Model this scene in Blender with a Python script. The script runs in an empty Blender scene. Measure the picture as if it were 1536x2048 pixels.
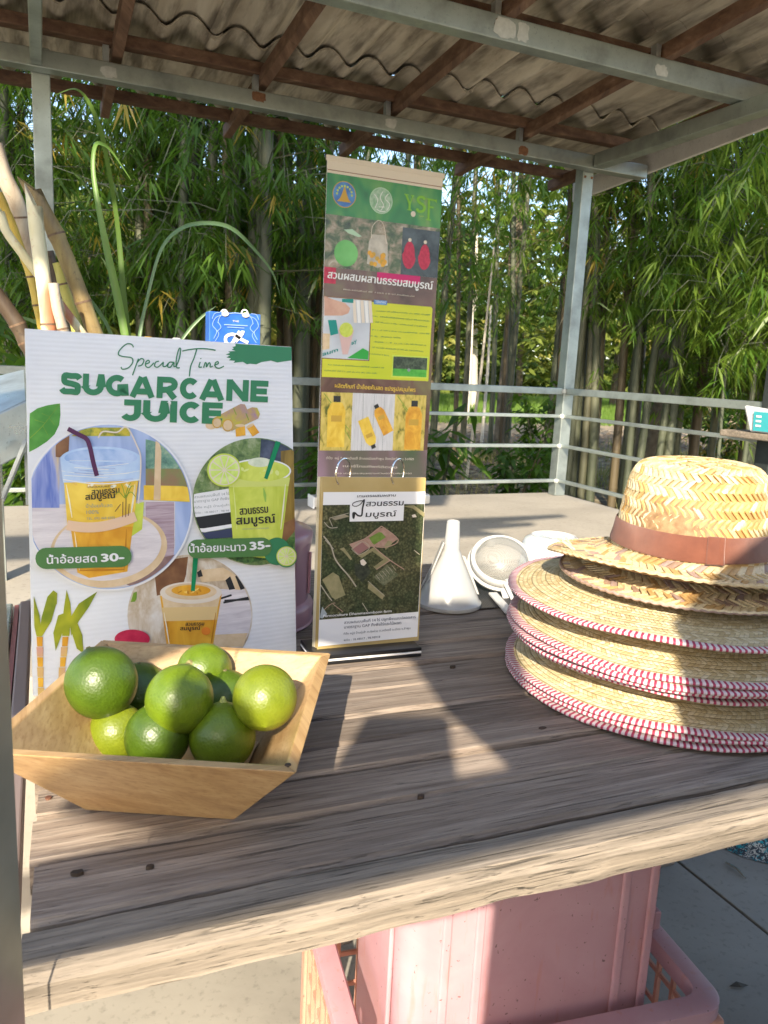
import bpy, bmesh, math, random, mathutils
import mathutils.noise
from mathutils import Vector, Matrix, geometry
import numpy as np
random.seed(7); rng = np.random.default_rng(7)
SC = bpy.context.scene; COL = SC.collection
PI = math.pi
# ---------------------------------------------------------------- camera, sky, sun, exposure
F = 1540.0; HC = 1.08
d1 = Vector((81-768, 1024-703, -F)).normalized(); d2 = Vector((4300-768, 1024-905, -F)).normalized()
ZW = d2.cross(d1).normalized(); _m = (d1+d2).normalized(); _n = d1-d2; _n = (_n-_m*_n.dot(_m)).normalized()
YW = (_m+_n).normalized(); XW = (_m-_n).normalized()
R3 = Matrix((XW, YW, ZW))
CAM = Vector((0, 0, HC))
cd = bpy.data.cameras.new('camera'); cam = bpy.data.objects.new('camera', cd); COL.objects.link(cam)
cam.matrix_world = Matrix.Translation(CAM) @ R3.to_4x4()
cd.sensor_fit = 'VERTICAL'; cd.sensor_height = 36; cd.lens = 36*F/2048; cd.clip_start = .02; cd.clip_end = 600
cd.dof.use_dof = True; cd.dof.focus_distance = .95; cd.dof.aperture_fstop = 20.0
SC.camera = cam
SUN_AZ, SUN_EL = 32.0, 30.0       # travel azimuth of the light (from +Y towards +X), elevation
W = bpy.data.worlds.new('World'); SC.world = W; W.use_nodes = True
wn = W.node_tree; sky = wn.nodes.new('ShaderNodeTexSky'); sky.sky_type = 'NISHITA'; sky.sun_disc = False
sky.sun_elevation = math.radians(SUN_EL); sky.sun_rotation = math.radians(SUN_AZ+180)
sky.air_density = 1.0; sky.dust_density = 1.5
wn.links.new(sky.outputs[0], wn.nodes['Background'].inputs[0]); wn.nodes['Background'].inputs[1].default_value = .15
sd = bpy.data.lights.new('sun', 'SUN'); sd.energy = 3.9; sd.angle = math.radians(.55); sd.color = (1, .88, .70)
sun = bpy.data.objects.new('sun', sd); COL.objects.link(sun)
_a, _e = math.radians(SUN_AZ), math.radians(SUN_EL)
SD = Vector((math.sin(_a)*math.cos(_e), math.cos(_a)*math.cos(_e), -math.sin(_e)))
sun.rotation_euler = SD.to_track_quat('-Z', 'Y').to_euler(); sun.location = (-5, -5, 6)
SC.view_settings.view_transform = 'Standard'; SC.view_settings.look = 'None'
SC.view_settings.gamma = 1; SC.view_settings.use_curve_mapping = False; SC.view_settings.exposure = 1.5
try:
    SC.cycles.use_denoising = True; SC.cycles.max_bounces = 8; SC.cycles.transparent_max_bounces = 12
except Exception: pass

def ray(px, py):
    return R3 @ Vector((px-768, 1024-py, -F))
def atz(px, py, z): d = ray(px, py); return CAM + d*((z-HC)/d.z)
def aty(px, py, y): d = ray(px, py); return CAM + d*(y/d.y)
def atx(px, py, x): d = ray(px, py); return CAM + d*(x/d.x)

# ---------------------------------------------------------------- mesh helpers
class MB:
    def __init__(s): s.v = []; s.f = []; s.mi = []; s.cur = 0
    def add(s, vs, fs):
        b = len(s.v); s.v += [tuple(p) for p in vs]; s.f += [tuple(b+i for i in f) for f in fs]; s.mi += [s.cur]*len(fs); return s
    def box(s, x0, x1, y0, y1, z0, z1):
        return s.add([(x, y, z) for z in (z0, z1) for y in (y0, y1) for x in (x0, x1)],
                     [(0, 2, 3, 1), (4, 5, 7, 6), (0, 1, 5, 4), (2, 6, 7, 3), (0, 4, 6, 2), (1, 3, 7, 5)])
    def hexa(s, b4, t4):   # bottom and top quads, ccw seen from above
        return s.add(list(b4)+list(t4), [(3, 2, 1, 0), (4, 5, 6, 7), (0, 1, 5, 4), (1, 2, 6, 5), (2, 3, 7, 6), (3, 0, 4, 7)])
    def bar(s, a, b, w, h, up=(0, 0, 1)):
        a = Vector(a); b = Vector(b); d = (b-a).normalized(); u = Vector(up); r = d.cross(u)
        if r.length < 1e-4: r = d.cross(Vector((0, 1, 0)))
        r.normalize(); u = r.cross(d).normalized(); r = r*(w/2); u = u*(h/2)
        return s.hexa([a-r-u, a+r-u, b+r-u, b-r-u], [a-r+u, a+r+u, b+r+u, b-r+u])
    def tube(s, pts, rad, n=8, cap=True, ring=None):
        pts = [Vector(p) for p in pts]; k = len(pts)
        if not hasattr(rad, '__len__'): rad = [rad]*k
        t = (pts[1]-pts[0]).normalized(); u = t.orthogonal().normalized(); b = len(s.v); vs = []
        for i, p in enumerate(pts):
            t2 = (pts[min(i+1, k-1)]-pts[max(i-1, 0)]).normalized()
            u = (u-t2*u.dot(t2)).normalized(); w = t2.cross(u)
            for j in range(n):
                a = 2*PI*j/n; vs.append(p+(u*math.cos(a)+w*math.sin(a))*rad[i])
        fs = [(i*n+j, i*n+(j+1) % n, (i+1)*n+(j+1) % n, (i+1)*n+j) for i in range(k-1) for j in range(n)]
        if cap: fs += [tuple(range(n))[::-1], tuple((k-1)*n+j for j in range(n))]
        return s.add(vs, fs)
    def lathe(s, prof, c=(0, 0, 0), n=32, M=None):
        c = Vector(c); k = len(prof); vs = []
        for r, z in prof:
            for j in range(n):
                a = 2*PI*j/n; p = Vector((r*math.cos(a), r*math.sin(a), z))
                vs.append((M @ p if M else p)+c)
        fs = [(i*n+j, i*n+(j+1) % n, (i+1)*n+(j+1) % n, (i+1)*n+j) for i in range(k-1) for j in range(n)]
        if prof[0][0] > 1e-6 and False: fs.append(tuple(range(n))[::-1])
        return s.add(vs, fs)
    def torus(s, c, R, r, M=None, n=32, m=8):
        c = Vector(c); vs = []
        for i in range(n):
            a = 2*PI*i/n
            for j in range(m):
                b = 2*PI*j/m; p = Vector(((R+r*math.cos(b))*math.cos(a), (R+r*math.cos(b))*math.sin(a), r*math.sin(b)))
                vs.append((M @ p if M else p)+c)
        return s.add(vs, [(i*m+j, ((i+1) % n)*m+j, ((i+1) % n)*m+(j+1) % m, i*m+(j+1) % m) for i in range(n) for j in range(m)])
    def build(s, name, mats, parent=None, smooth=False, bevel=0, kind=None, ang=40):
        if not isinstance(mats, (list, tuple)): mats = [mats]
        me = bpy.data.meshes.new(name); org = ORG.get(parent.name, Vector()) if parent else Vector()
        v = np.array(s.v, dtype=np.float64).reshape(-1, 3)-np.array(org)
        me.from_pydata(v.tolist(), [], s.f)
        for m in mats: me.materials.append(m)
        if len(mats) > 1: me.polygons.foreach_set('material_index', s.mi)
        me.update()
        if smooth:
            me.shade_smooth(); me.set_sharp_from_angle(angle=math.radians(ang))
        o = bpy.data.objects.new(name, me); COL.objects.link(o)
        if parent: o.parent = parent; ORG[o.name] = org
        if bevel:
            b = o.modifiers.new('bevel', 'BEVEL'); b.width = bevel; b.segments = 2; b.limit_method = 'ANGLE'
        if kind: o['kind'] = kind
        return o
ORG = {}
def thing(name, label, cat, loc=(0, 0, 0), group=None):
    o = bpy.data.objects.new(name, None); COL.objects.link(o); o.location = loc; ORG[o.name] = Vector(loc)
    o['label'] = label; o['category'] = cat
    if group: o['group'] = group
    return o
def tag(o, label, cat, group=None):
    o['label'] = label; o['category'] = cat
    if group: o['group'] = group
    return o
def recentre(o):
    """move a single-mesh thing's origin to its base"""
    me = o.data; v = np.empty(len(me.vertices)*3); me.vertices.foreach_get('co', v); v = v.reshape(-1, 3)
    c = np.array([(v[:, 0].min()+v[:, 0].max())/2, (v[:, 1].min()+v[:, 1].max())/2, v[:, 2].min()])
    me.vertices.foreach_set('co', (v-c).ravel()); me.update(); o.location = Vector(o.location)+Vector(c); return o

# ---------------------------------------------------------------- material helpers
class G:
    def __init__(s, name):
        s.m = bpy.data.materials.new(name); s.m.use_nodes = True; s.t = s.m.node_tree; s.b = s.t.nodes['Principled BSDF']; s.out = s.t.nodes['Material Output']
        s.tc = s.n('ShaderNodeTexCoord')
    def n(s, ty, **kw):
        x = s.t.nodes.new(ty)
        for k, v in kw.items(): setattr(x, k, v)
        return x
    def l(s, a, b): s.t.links.new(a, b)
    def map(s, scale=(1, 1, 1), rot=(0, 0, 0), src=None, loc=(0, 0, 0)):
        m = s.n('ShaderNodeMapping'); m.inputs['Scale'].default_value = scale; m.inputs['Rotation'].default_value = rot; m.inputs['Location'].default_value = loc
        s.l(src or s.tc.outputs['Object'], m.inputs[0]); return m.outputs[0]
    def noise(s, vec, scale=5, detail=4, rough=.55, dist=0):
        x = s.n('ShaderNodeTexNoise'); x.inputs['Scale'].default_value = scale; x.inputs['Detail'].default_value = detail
        x.inputs['Roughness'].default_value = rough; x.inputs['Distortion'].default_value = dist; s.l(vec, x.inputs['Vector']); return x.outputs[0]
    def ramp(s, fac, stops):
        r = s.n('ShaderNodeValToRGB'); e = r.color_ramp.elements
        while len(e) > 1: e.remove(e[-1])
        for i, (p, c) in enumerate(stops):
            x = e[0] if i == 0 else e.new(p); x.position = p; x.color = (c[0], c[1], c[2], 1) if hasattr(c, '__len__') else (c, c, c, 1)
        s.l(fac, r.inputs[0]); return r.outputs[0]
    def mix(s, fac, a, b, mode='MIX'):
        m = s.n('ShaderNodeMix', data_type='RGBA', blend_type=mode)
        for sock, v in ((m.inputs[0], fac), (m.inputs[6], a), (m.inputs[7], b)):
            if isinstance(v, bpy.types.NodeSocket): s.l(v, sock)
            elif hasattr(v, '__len__'): sock.default_value = (v[0], v[1], v[2], 1)
            else: sock.default_value = v if sock.type == 'VALUE' else (v, v, v, 1)
        return m.outputs[2]
    def math(s, op, a, b=0, clamp=False):
        m = s.n('ShaderNodeMath', operation=op, use_clamp=clamp)
        for i, v in enumerate((a, b)):
            if isinstance(v, bpy.types.NodeSocket): s.l(v, m.inputs[i])
            else: m.inputs[i].default_value = v
        return m.outputs[0]
    def bump(s, h, strength=.3, dist=.002):
        b = s.n('ShaderNodeBump'); b.inputs['Strength'].default_value = strength; b.inputs['Distance'].default_value = dist
        s.l(h, b.inputs['Height'])
        if s.b.inputs['Normal'].links: s.l(s.b.inputs['Normal'].links[0].from_socket, b.inputs['Normal'])
        s.l(b.outputs[0], s.b.inputs['Normal'])
    def set(s, color=None, rough=None, metal=None, **kw):
        for k, v in (('Base Color', color), ('Roughness', rough), ('Metallic', metal)):
            if v is None: continue
            if isinstance(v, bpy.types.NodeSocket): s.l(v, s.b.inputs[k])
            elif hasattr(v, '__len__'): s.b.inputs[k].default_value = (v[0], v[1], v[2], 1)
            else: s.b.inputs[k].default_value = v
        for k, v in kw.items(): s.b.inputs[k.replace('_', ' ')].default_value = v
        return s.m
    def rnd(s): return s.n('ShaderNodeObjectInfo').outputs['Random']
    def isl(s): return s.n('ShaderNodeNewGeometry').outputs['Random Per Island']

def plain(name, c, c2=None, scale=20, rough=.5, metal=0, bump=0, bscale=200, bdist=.0005, detail=4, **kw):
    g = G(name); v = g.map()
    col = g.ramp(g.noise(v, scale, detail), [(.35, c), (.65, c2)]) if c2 else c
    if bump: g.bump(g.noise(v, bscale, 3), bump, bdist)
    return g.set(col, rough, metal, **kw)

def m_steel(name, c=(.42, .44, .44), rough=.36):
    g = G(name); v = g.map()
    n1 = g.noise(g.map((1, 1, 1)), 7, 5, .6); n2 = g.noise(g.map((4, 4, 4)), 40, 4)
    col = g.ramp(n1, [(.3, [x*.62 for x in c]), (.5, c), (.72, [min(1, x*1.25) for x in c])])
    spots = g.ramp(n2, [(.62, 0), (.72, 1)]); col = g.mix(spots, col, [x*.75 for x in c])
    g.l(g.ramp(n1, [(.3, rough+.18), (.7, rough)]), g.b.inputs['Roughness'])
    g.bump(g.noise(v, 120, 3), .08, .001)
    return g.set(col, None, .75)

def m_oldwood(name, tones, along='x', stretch=22, rough=.8, yaw=0, lines=0, bstr=.6, fine=1.0, var=.16, bd=.0012, blot=.55):
    g = G(name); k = {'x': (1, stretch, stretch), 'y': (stretch, 1, stretch), 'z': (stretch, stretch, 1)}[along]
    off = g.n('ShaderNodeVectorMath', operation='SCALE'); c = g.n('ShaderNodeCombineXYZ'); r = g.rnd()
    for i in range(3): g.l(r, c.inputs[i])
    g.l(c.outputs[0], off.inputs[0]); off.inputs['Scale'].default_value = 17.0
    ad = g.n('ShaderNodeVectorMath', operation='ADD'); g.l(g.tc.outputs['Object'], ad.inputs[0]); g.l(off.outputs[0], ad.inputs[1])
    if yaw:
        vr_ = g.n('ShaderNodeVectorRotate', rotation_type='Z_AXIS'); vr_.inputs['Angle'].default_value = yaw; g.l(ad.outputs[0], vr_.inputs['Vector']); ad = vr_
    v = g.map(k, src=ad.outputs[0]); v2 = g.map(tuple(x**.62 for x in k), src=ad.outputs[0])
    n1 = g.noise(v, 3.0*fine, 8, .65, .25); n2 = g.noise(v2, 4*fine, 5, .6, .3); n3 = g.noise(v, 14*fine, 5, .7)
    col = g.ramp(n1, [(.25, tones[0]), (.45, tones[1]), (.62, tones[2]), (.8, tones[3])])
    col = g.mix(g.ramp(n2, [(.38, blot), (.6, 0)]), col, tones[0])
    if lines:
        n4 = g.noise(g.map(tuple(x**1.05 for x in k), src=ad.outputs[0]), 8, 5, .8); col = g.mix(g.ramp(n4, [(.34, lines), (.52, 0)]), col, [x*.8 for x in tones[0]]); col = g.mix(g.ramp(n4, [(.56, 0), (.75, lines*.6)]), col, tones[3])
        fis = g.noise(g.map(tuple(x**1.25 for x in k), src=ad.outputs[0]), 1.7, 3, .5, .15); fm = g.ramp(fis, [(.478, 0), (.497, 1), (.503, 1), (.522, 0)]); gate = g.ramp(g.noise(g.map((3, 9, 9), src=ad.outputs[0]), 2.0, 2), [(.48, 0), (.62, .85)]); fm = g.math('MULTIPLY', fm, gate); col = g.mix(fm, col, [x*.35 for x in tones[0]]); g.bump(g.math('SUBTRACT', 1.0, fm), .6, .0015)
        pits = g.noise(g.map((1, 2.5, 2.5), src=ad.outputs[0]), 160, 3, .8); col = g.mix(g.ramp(pits, [(.68, 0), (.74, .7)]), col, [x*.4 for x in tones[0]]); g.bump(n4, .5, .0006)
    crack = g.ramp(n3, [(.32, 1), (.40, 0)]); col = g.mix(g.math('MULTIPLY', crack, .6), col, [x*.45 for x in tones[0]])
    vr = g.math('ADD', g.math('MULTIPLY', r, var*2), 1-var)
    col = g.mix(1.0, col, vr, 'MULTIPLY')
    hh = g.math('SUBTRACT', n1, g.math('MULTIPLY', crack, .5))
    g.bump(hh, bstr, bd); g.bump(n3, bstr*.5, bd*.5)
    return g.set(col, rough)

M = {}
M['steel'] = m_steel('galvanised_steel', (.36, .40, .38))
M['steel_shaded'] = m_steel('steel_shade_tone', (.05, .06, .06), .6)  # steel of the near right post, its shade put into the colour
M['steel_light'] = m_steel('bright_steel', (.50, .54, .55), .30)
M['zinc'] = m_steel('zinc_sheet', (.55, .60, .60), .25)
M['table_wood'] = m_oldwood('weathered_plank', [(.13, .098, .074), (.245, .192, .15), (.34, .278, .222), (.48, .41, .335)], 'x', 30, .88, .037, .5, bstr=.8, fine=1.8, blot=.35, var=.2)
M['front_wood'] = m_oldwood('sunbleached_plank', [(.12, .10, .078), (.215, .18, .142), (.305, .255, .20), (.41, .35, .28)], 'x', 30, .88, .037, .5, bstr=.8, fine=1.6, blot=.4)
M['roof_timber'] = m_oldwood('roof_timber', [(.07, .035, .022), (.15, .082, .05), (.22, .13, .082), (.36, .26, .18)], 'y', 14, .75, .5)
M['roof_purlin'] = m_oldwood('roof_purlin', [(.06, .03, .02), (.14, .075, .046), (.20, .115, .07), (.32, .22, .15)], 'x', 14, .75, .5)
def m_bamboo(name, along):
    g = G(name); k = {'x': (1, 40, 40), 'y': (40, 1, 40)}[along]
    v = g.map(k); n1 = g.noise(v, 2.2, 5, .6, .2); n2 = g.noise(g.map(tuple(x**.4 for x in k)), 9, 3); n3 = g.noise(v, 9, 4, .7)
    col = g.ramp(n1, [(.3, (.36, .215, .095)), (.5, (.45, .285, .13)), (.7, (.52, .35, .175))])
    col = g.mix(g.ramp(n3, [(.5, 0), (.68, .55)]), col, (.24, .115, .035)); col = g.mix(g.ramp(n2, [(.55, 0), (.75, .35)]), col, (.62, .44, .22))
    g.bump(n3, .12, .0004)
    return g.set(col, .36, Coat_Weight=.25, Coat_Roughness=.25)
M['bamboo_x'] = m_bamboo('carbonised_bamboo_long', 'x'); M['bamboo_y'] = m_bamboo('carbonised_bamboo_cross', 'y')
def m_concrete(name, c1, c2, c3, rough=.8, sc=3):
    g = G(name); v = g.map(); n1 = g.noise(v, sc, 6, .6, .4); n2 = g.noise(v, sc*30, 4, .6)
    col = g.ramp(n1, [(.3, c1), (.5, c2), (.72, c3)]); col = g.mix(g.ramp(n2, [(.3, .5), (.45, 0)]), col, [x*.72 for x in c1])
    g.bump(n2, .2, .001); return g.set(col, rough)
M['platform'] = m_concrete('platform_concrete', (.27, .245, .205), (.35, .315, .265), (.43, .39, .33), .7, 2.2)
M['paving'] = m_concrete('paving_concrete', (.21, .195, .165), (.28, .262, .222), (.34, .32, .27), .8, 2.5)
def m_roof():
    g = G('fibre_cement'); v = g.map()
    n1 = g.noise(g.map((1.3, .35, 1.3)), 5, 6, .65, .8); n2 = g.noise(v, 90, 4, .7); n3 = g.noise(g.map((1, .15, 1)), 22, 4, .6)
    col = g.ramp(n1, [(.28, (.22, .185, .135)), (.42, (.46, .40, .31)), (.58, (.60, .54, .43)), (.8, (.70, .64, .53))])
    col = g.mix(g.ramp(n3, [(.35, .7), (.55, 0)]), col, (.075, .06, .045))
    col = g.mix(g.ramp(n2, [(.66, 0), (.72, .8)]), col, (.55, .52, .45))
    g.bump(n2, .35, .002); g.bump(n1, .3, .004); return g.set(col, .9)
M['roof'] = m_roof()
M['white'] = plain('white_paper', (.80, .80, .80), rough=.45)
M['board'] = None
M['fascia'] = m_concrete('painted_fascia', (.58, .55, .50), (.68, .65, .60), (.75, .72, .67), .6, 4)
M['white_plastic'] = plain('white_plastic', (.50, .50, .49), rough=.28, Subsurface_Weight=.25, Subsurface_Radius=(.01, .01, .01))
M['black_plastic'] = plain('black_plastic', (.012, .012, .013), rough=.3)
M['chrome'] = plain('chrome', (.8, .78, .72), rough=.12, metal=1)
# ================================================================ SETTING
def struct(o, kind='structure'):
    o['kind'] = kind; return o
def m_ground():
    g = G('ground_soil_and_grass'); p = g.tc.outputs['Object']
    sep = g.n('ShaderNodeSeparateXYZ'); g.l(p, sep.inputs[0]); y = sep.outputs[1]
    n1 = g.noise(g.map(), .8, 6, .6, .5); n2 = g.noise(g.map(), 7, 5, .7); n3 = g.noise(g.map(), 45, 3, .7)
    soil = g.ramp(n2, [(.3, (.055, .04, .026)), (.5, (.12, .09, .06)), (.7, (.20, .155, .10))])
    straw = g.ramp(n3, [(.35, (.20, .16, .08)), (.6, (.34, .28, .16))])
    grass = g.ramp(n3, [(.3, (.05, .09, .015)), (.7, (.13, .20, .035))])
    sand = g.ramp(n2, [(.3, (.26, .20, .125)), (.7, (.36, .28, .18))])
    yy = g.math('ADD', y, g.math('MULTIPLY', g.math('SUBTRACT', n1, .5), 2.2))
    a = g.mix(g.ramp(n2, [(.48, 0), (.56, 1)]), soil, straw)
    col = g.mix(g.ramp(g.math('MULTIPLY', yy, .05), [(.475, 0), (.50, 1)]), a, soil)       # leaf litter from ~9.7 m
    col = g.mix(g.ramp(g.math('MULTIPLY', yy, .05), [(.60, 0), (.63, 1)]), col, sand)      # bare strip from ~12 m
    col = g.mix(g.ramp(g.math('MULTIPLY', yy, .05), [(.73, 0), (.77, 1)]), col, grass)     # lawn from ~15 m
    g.bump(n3, .6, .03); return g.set(col, .95)
o = MB().add([(-120, -60, -.02), (120, -60, -.02), (120, 180, -.02), (-120, 180, -.02)], [(0, 1, 2, 3)]).build('ground', m_ground()); struct(o)
# paving in front: slabs with open joints
pav = MB().box(-4, 5.2, -3, 1.29, -.10, -.012).build('paving', M['paving']); struct(pav)
for i in range(-3, 4):
    for j in range(-2, 2):
        x0 = 1.304+(i-1)*2.5; y0 = .06+j*1.23
        if x0 > 3 or x0 < -4: continue
        s = MB().box(x0, x0+2.493, y0, min(y0+1.223, 1.285), -.011, 0).build('paving_slab', M['paving'], pav, bevel=.002)
plat = MB().box(-3.2, 2.135, 1.30, 2.86, -.05, .56).build('platform', M['platform'], bevel=.004); struct(plat)

# ================================================================ SHELTER
sh = thing('steel_shelter', 'open shelter with galvanised steel posts, brown timber rafters and corrugated cement roof over the concrete platform', 'shelter', (1.0, 2.0, .56))
def steelbox(name, *b, m='steel', parent=sh): return MB().box(*b).build(name, M[m], parent, bevel=.003)
steelbox('post', -.003, .05, 2.768, 2.82, .56, 1.985)
steelbox('post', 2.057, 2.11, 2.768, 2.82, .56, 1.962)
steelbox('post', 2.058, 2.11, 1.70, 1.755, .56, 1.913, m='steel_shaded')
steelbox('beam', -.9, 2.34, 2.712, 2.764, 1.910, 1.962)
steelbox('beam', -.9, 2.36, 1.985, 2.035, 1.968, 2.030)
steelbox('beam', 2.058, 2.11, 1.20, 2.708, 1.914, 1.9655)
steelbox('beam', -.005, .028, 1.20, 2.708, 1.914, 1.9655)
ZR = lambda y: 1.977+.062*(2.76-y)
SL = math.atan(.062)
for k, x in enumerate((-.75, -.25, .24, .71, 1.19, 1.75, 2.26)):
    MB().bar((x, 1.25, ZR(1.25)+.026), (x+random.uniform(-.01, .01), 3.28, ZR(3.28)+.026), .032, .046).build('rafter', M['roof_timber'], sh, bevel=.003)
    for yb, zt in ((2.738, 1.962), (2.01, 2.030)):
        MB().box(x-.040, x-.022, yb-.012, yb+.012, zt-.001, ZR(yb)+.045).build('bracket', M['steel_light'], sh)
for y in (1.42, 2.09, 2.73, 3.18):
    MB().bar((-1.2, y, ZR(y)+.052), (2.30, y+.004, ZR(y)+.052), .045, .036).build('purlin', M['roof_purlin'], sh, bevel=.003)
def sheet(x0, x1, y0, y1, dz):
    nx = 60; mb = MB(); vs = []; P = .15
    for t in (0, 1):
        for yy in (y0, (y0+y1)/2, y1):
            for i in range(nx+1):
                x = x0+(x1-x0)*i/nx; ph = 2*PI*x/P
                z = ZR(yy)+.075+dz+.023*math.cos(ph)-.003*math.cos(2*ph)+(yy-(y0+y1)/2)/(y1-y0)*.013+(.006 if t else 0)
                vs.append((x, yy, z+.030))
    n = nx+1; fs = []
    for j in range(2):
        for i in range(nx):
            a = j*n+i; fs.append((a, a+n, a+n+1, a+1)); b = a+3*n; fs.append((b, b+1, b+n+1, b+n))
    for i in range(nx):
        fs.append((i, i+1, i+1+3*n, i+3*n)); a = 2*n+i; fs.append((a+1, a, a+3*n, a+3*n+1))
    for j in range(2):
        a = j*n; fs.append((a+n, a, a+3*n, a+4*n)); a = j*n+nx; fs.append((a, a+n, a+4*n, a+3*n))
    mb.add(vs, fs); return mb.build('roof_sheet', M['roof'], sh, smooth=True, ang=60)
for r, (y0, y1) in enumerate(((2.64, 3.25), (2.02, 2.76), (1.40, 2.14), (.95, 1.52))):
    for c in range(4):
        sheet(-1.25+c*.9-(.04 if c else 0), -1.25+(c+1)*.9, y0, y1, .012*r*0+(.007 if c % 2 else 0)+.008*(r % 2))
MB().bar((2.362, 1.05, ZR(1.05)+.0), (2.362, 3.24, ZR(3.24)+.0), .016, .085).build('fascia_board', M['fascia'], sh, bevel=.002)
pt_m = plain('silver_paint', (.50, .52, .50), (.60, .62, .60), 60, .4, .3); rust = plain('rust_spot', (.14, .06, .03), (.24, .12, .06), 90, .8)
def patch(name, m, x0, x1, z0, z1, y, seed):
    r = random.Random(seed); pts = []; n = 18
    for i in range(n):
        a = 2*PI*i/n; k = r.uniform(.75, 1.05); pts.append(((x0+x1)/2+(x1-x0)/2*k*math.copysign(abs(math.cos(a))**.6, math.cos(a)), y, (z0+z1)/2+(z1-z0)/2*k*math.copysign(abs(math.sin(a))**.6, math.sin(a))))
    MB().add(pts+[(p[0], y+.0006, p[2]) for p in pts], [tuple(range(n))]+[(i, (i+1) % n, (i+1) % n+n, i+n) for i in range(n)]).build(name, m, sh)
for k, (px, w) in enumerate(((1008, .035), (1045, .02))):
    q = aty(px, 75, 1.985); patch('paint_patch', pt_m, q.x-w, q.x+w, 1.972, 2.026, 1.9838, k)
for k, (x, y, z) in enumerate(((1.75, 2.712, 1.925), (.24, 2.712, 1.93), (.71, 2.712, 1.94), (1.19, 2.712, 1.935), (1.19, 1.985, 2.0), (1.75, 1.985, 1.99))): patch('weld_mark', pt_m if k % 2 else rust, x-.05, x+.0, z-.015, z+.02, y-.0010, 10+k)
for x, z in ((.035, 1.955), (2.066, 1.90), (2.10, 1.90)):
    MB().lathe([(.0001, .005), (.0045, .0045), (.0055, .002), (.0055, 0)], (x, 2.7672, z-.01), 6, Matrix.Rotation(PI/2, 3, 'X')).build('bolt', rust, sh)
for z in (1.018, .910, .781, .627):
    MB().tube([(2.062, 2.774, z), (2.062, 2.7675, z)], [.012, .009], 9).build('weld_bead', pt_m, sh)
# ---------------- railing (back and right side of the platform)
rl = thing('steel_railing', 'four-bar galvanised railing round the back and right edge of the platform', 'railing', (1.2, 2.8, .56))
for z, h, w in ((1.003, .028, .03), (.903, .014, .02), (.774, .014, .02), (.620, .014, .02)):
    MB().box(-.9, -.006, 2.775, 2.775+w, z, z+h).build('rail', M['steel'], rl, bevel=.002)
    MB().box(.053, 2.055, 2.775, 2.775+w, z, z+h).build('rail', M['steel'], rl, bevel=.002)
    MB().box(2.068, 2.068+w, 1.758, 2.765, z, z+h).build('rail', M['steel'], rl, bevel=.002)
    MB().box(2.068, 2.068+w, 1.30, 1.697, z, z+h).build('rail', M['steel'], rl, bevel=.002)
# ledge plank + tissue pack on the rail
lg = MB().box(1.985, 2.13, 1.30, 1.838, .9175, .938).build('ledge_plank', M['front_wood'], None, bevel=.004)
lg2 = tag(recentre(lg), 'short weathered plank laid across the railing under the tissue pack', 'plank')
def m_tissue():
    g = G('tissue_wrap'); w = g.ramp(g.noise(g.map(), 30, 3), [(.4, (.62, .64, .66)), (.6, (.75, .77, .79))]); g.bump(g.noise(g.map(), 45, 4), .8, .006)
    return g.set(w, .18, Coat_Weight=.6)
ti = thing('tissue_pack', 'clear plastic tissue pack with turquoise and pink print on the railing plank', 'tissue pack', (2.05, 1.75, .938))
mb = MB(); b = [(1.99, 1.62, .939), (2.10, 1.62, .939), (2.10, 1.73, .939), (1.99, 1.73, .939)]
t = [(1.985, 1.60, 1.008), (2.095, 1.60, 1.004), (2.09, 1.765, 1.012), (1.985, 1.760, 1.020)]
mb.hexa(b, t).build('wrapper', m_tissue(), ti, bevel=.008)
tq = plain('turquoise_print', (.05, .38, .43), rough=.25); pk = plain('pink_print', (.55, .15, .32), rough=.25)
def sidepatch(name, m, y0, y1, z0, z1, x=1.983, par=ti):
    f = lambda y, z: (x-(z-.939)*.08+.0025, y, z)
    MB().add([f(y0, z0), f(y1, z0), f(y1, z1), f(y0, z1)], [(0, 1, 2, 3)]).build(name, m, par)
sidepatch('turquoise_label', tq, 1.60, 1.712, .945, 1.003); sidepatch('pink_label', pk, 1.60, 1.655, .955, .992, 1.982)
for k, zz in enumerate((.958, .972, .986)):
    sidepatch('label_mark', M['white'], 1.682, 1.702, zz, zz+.006, 1.9815)

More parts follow.
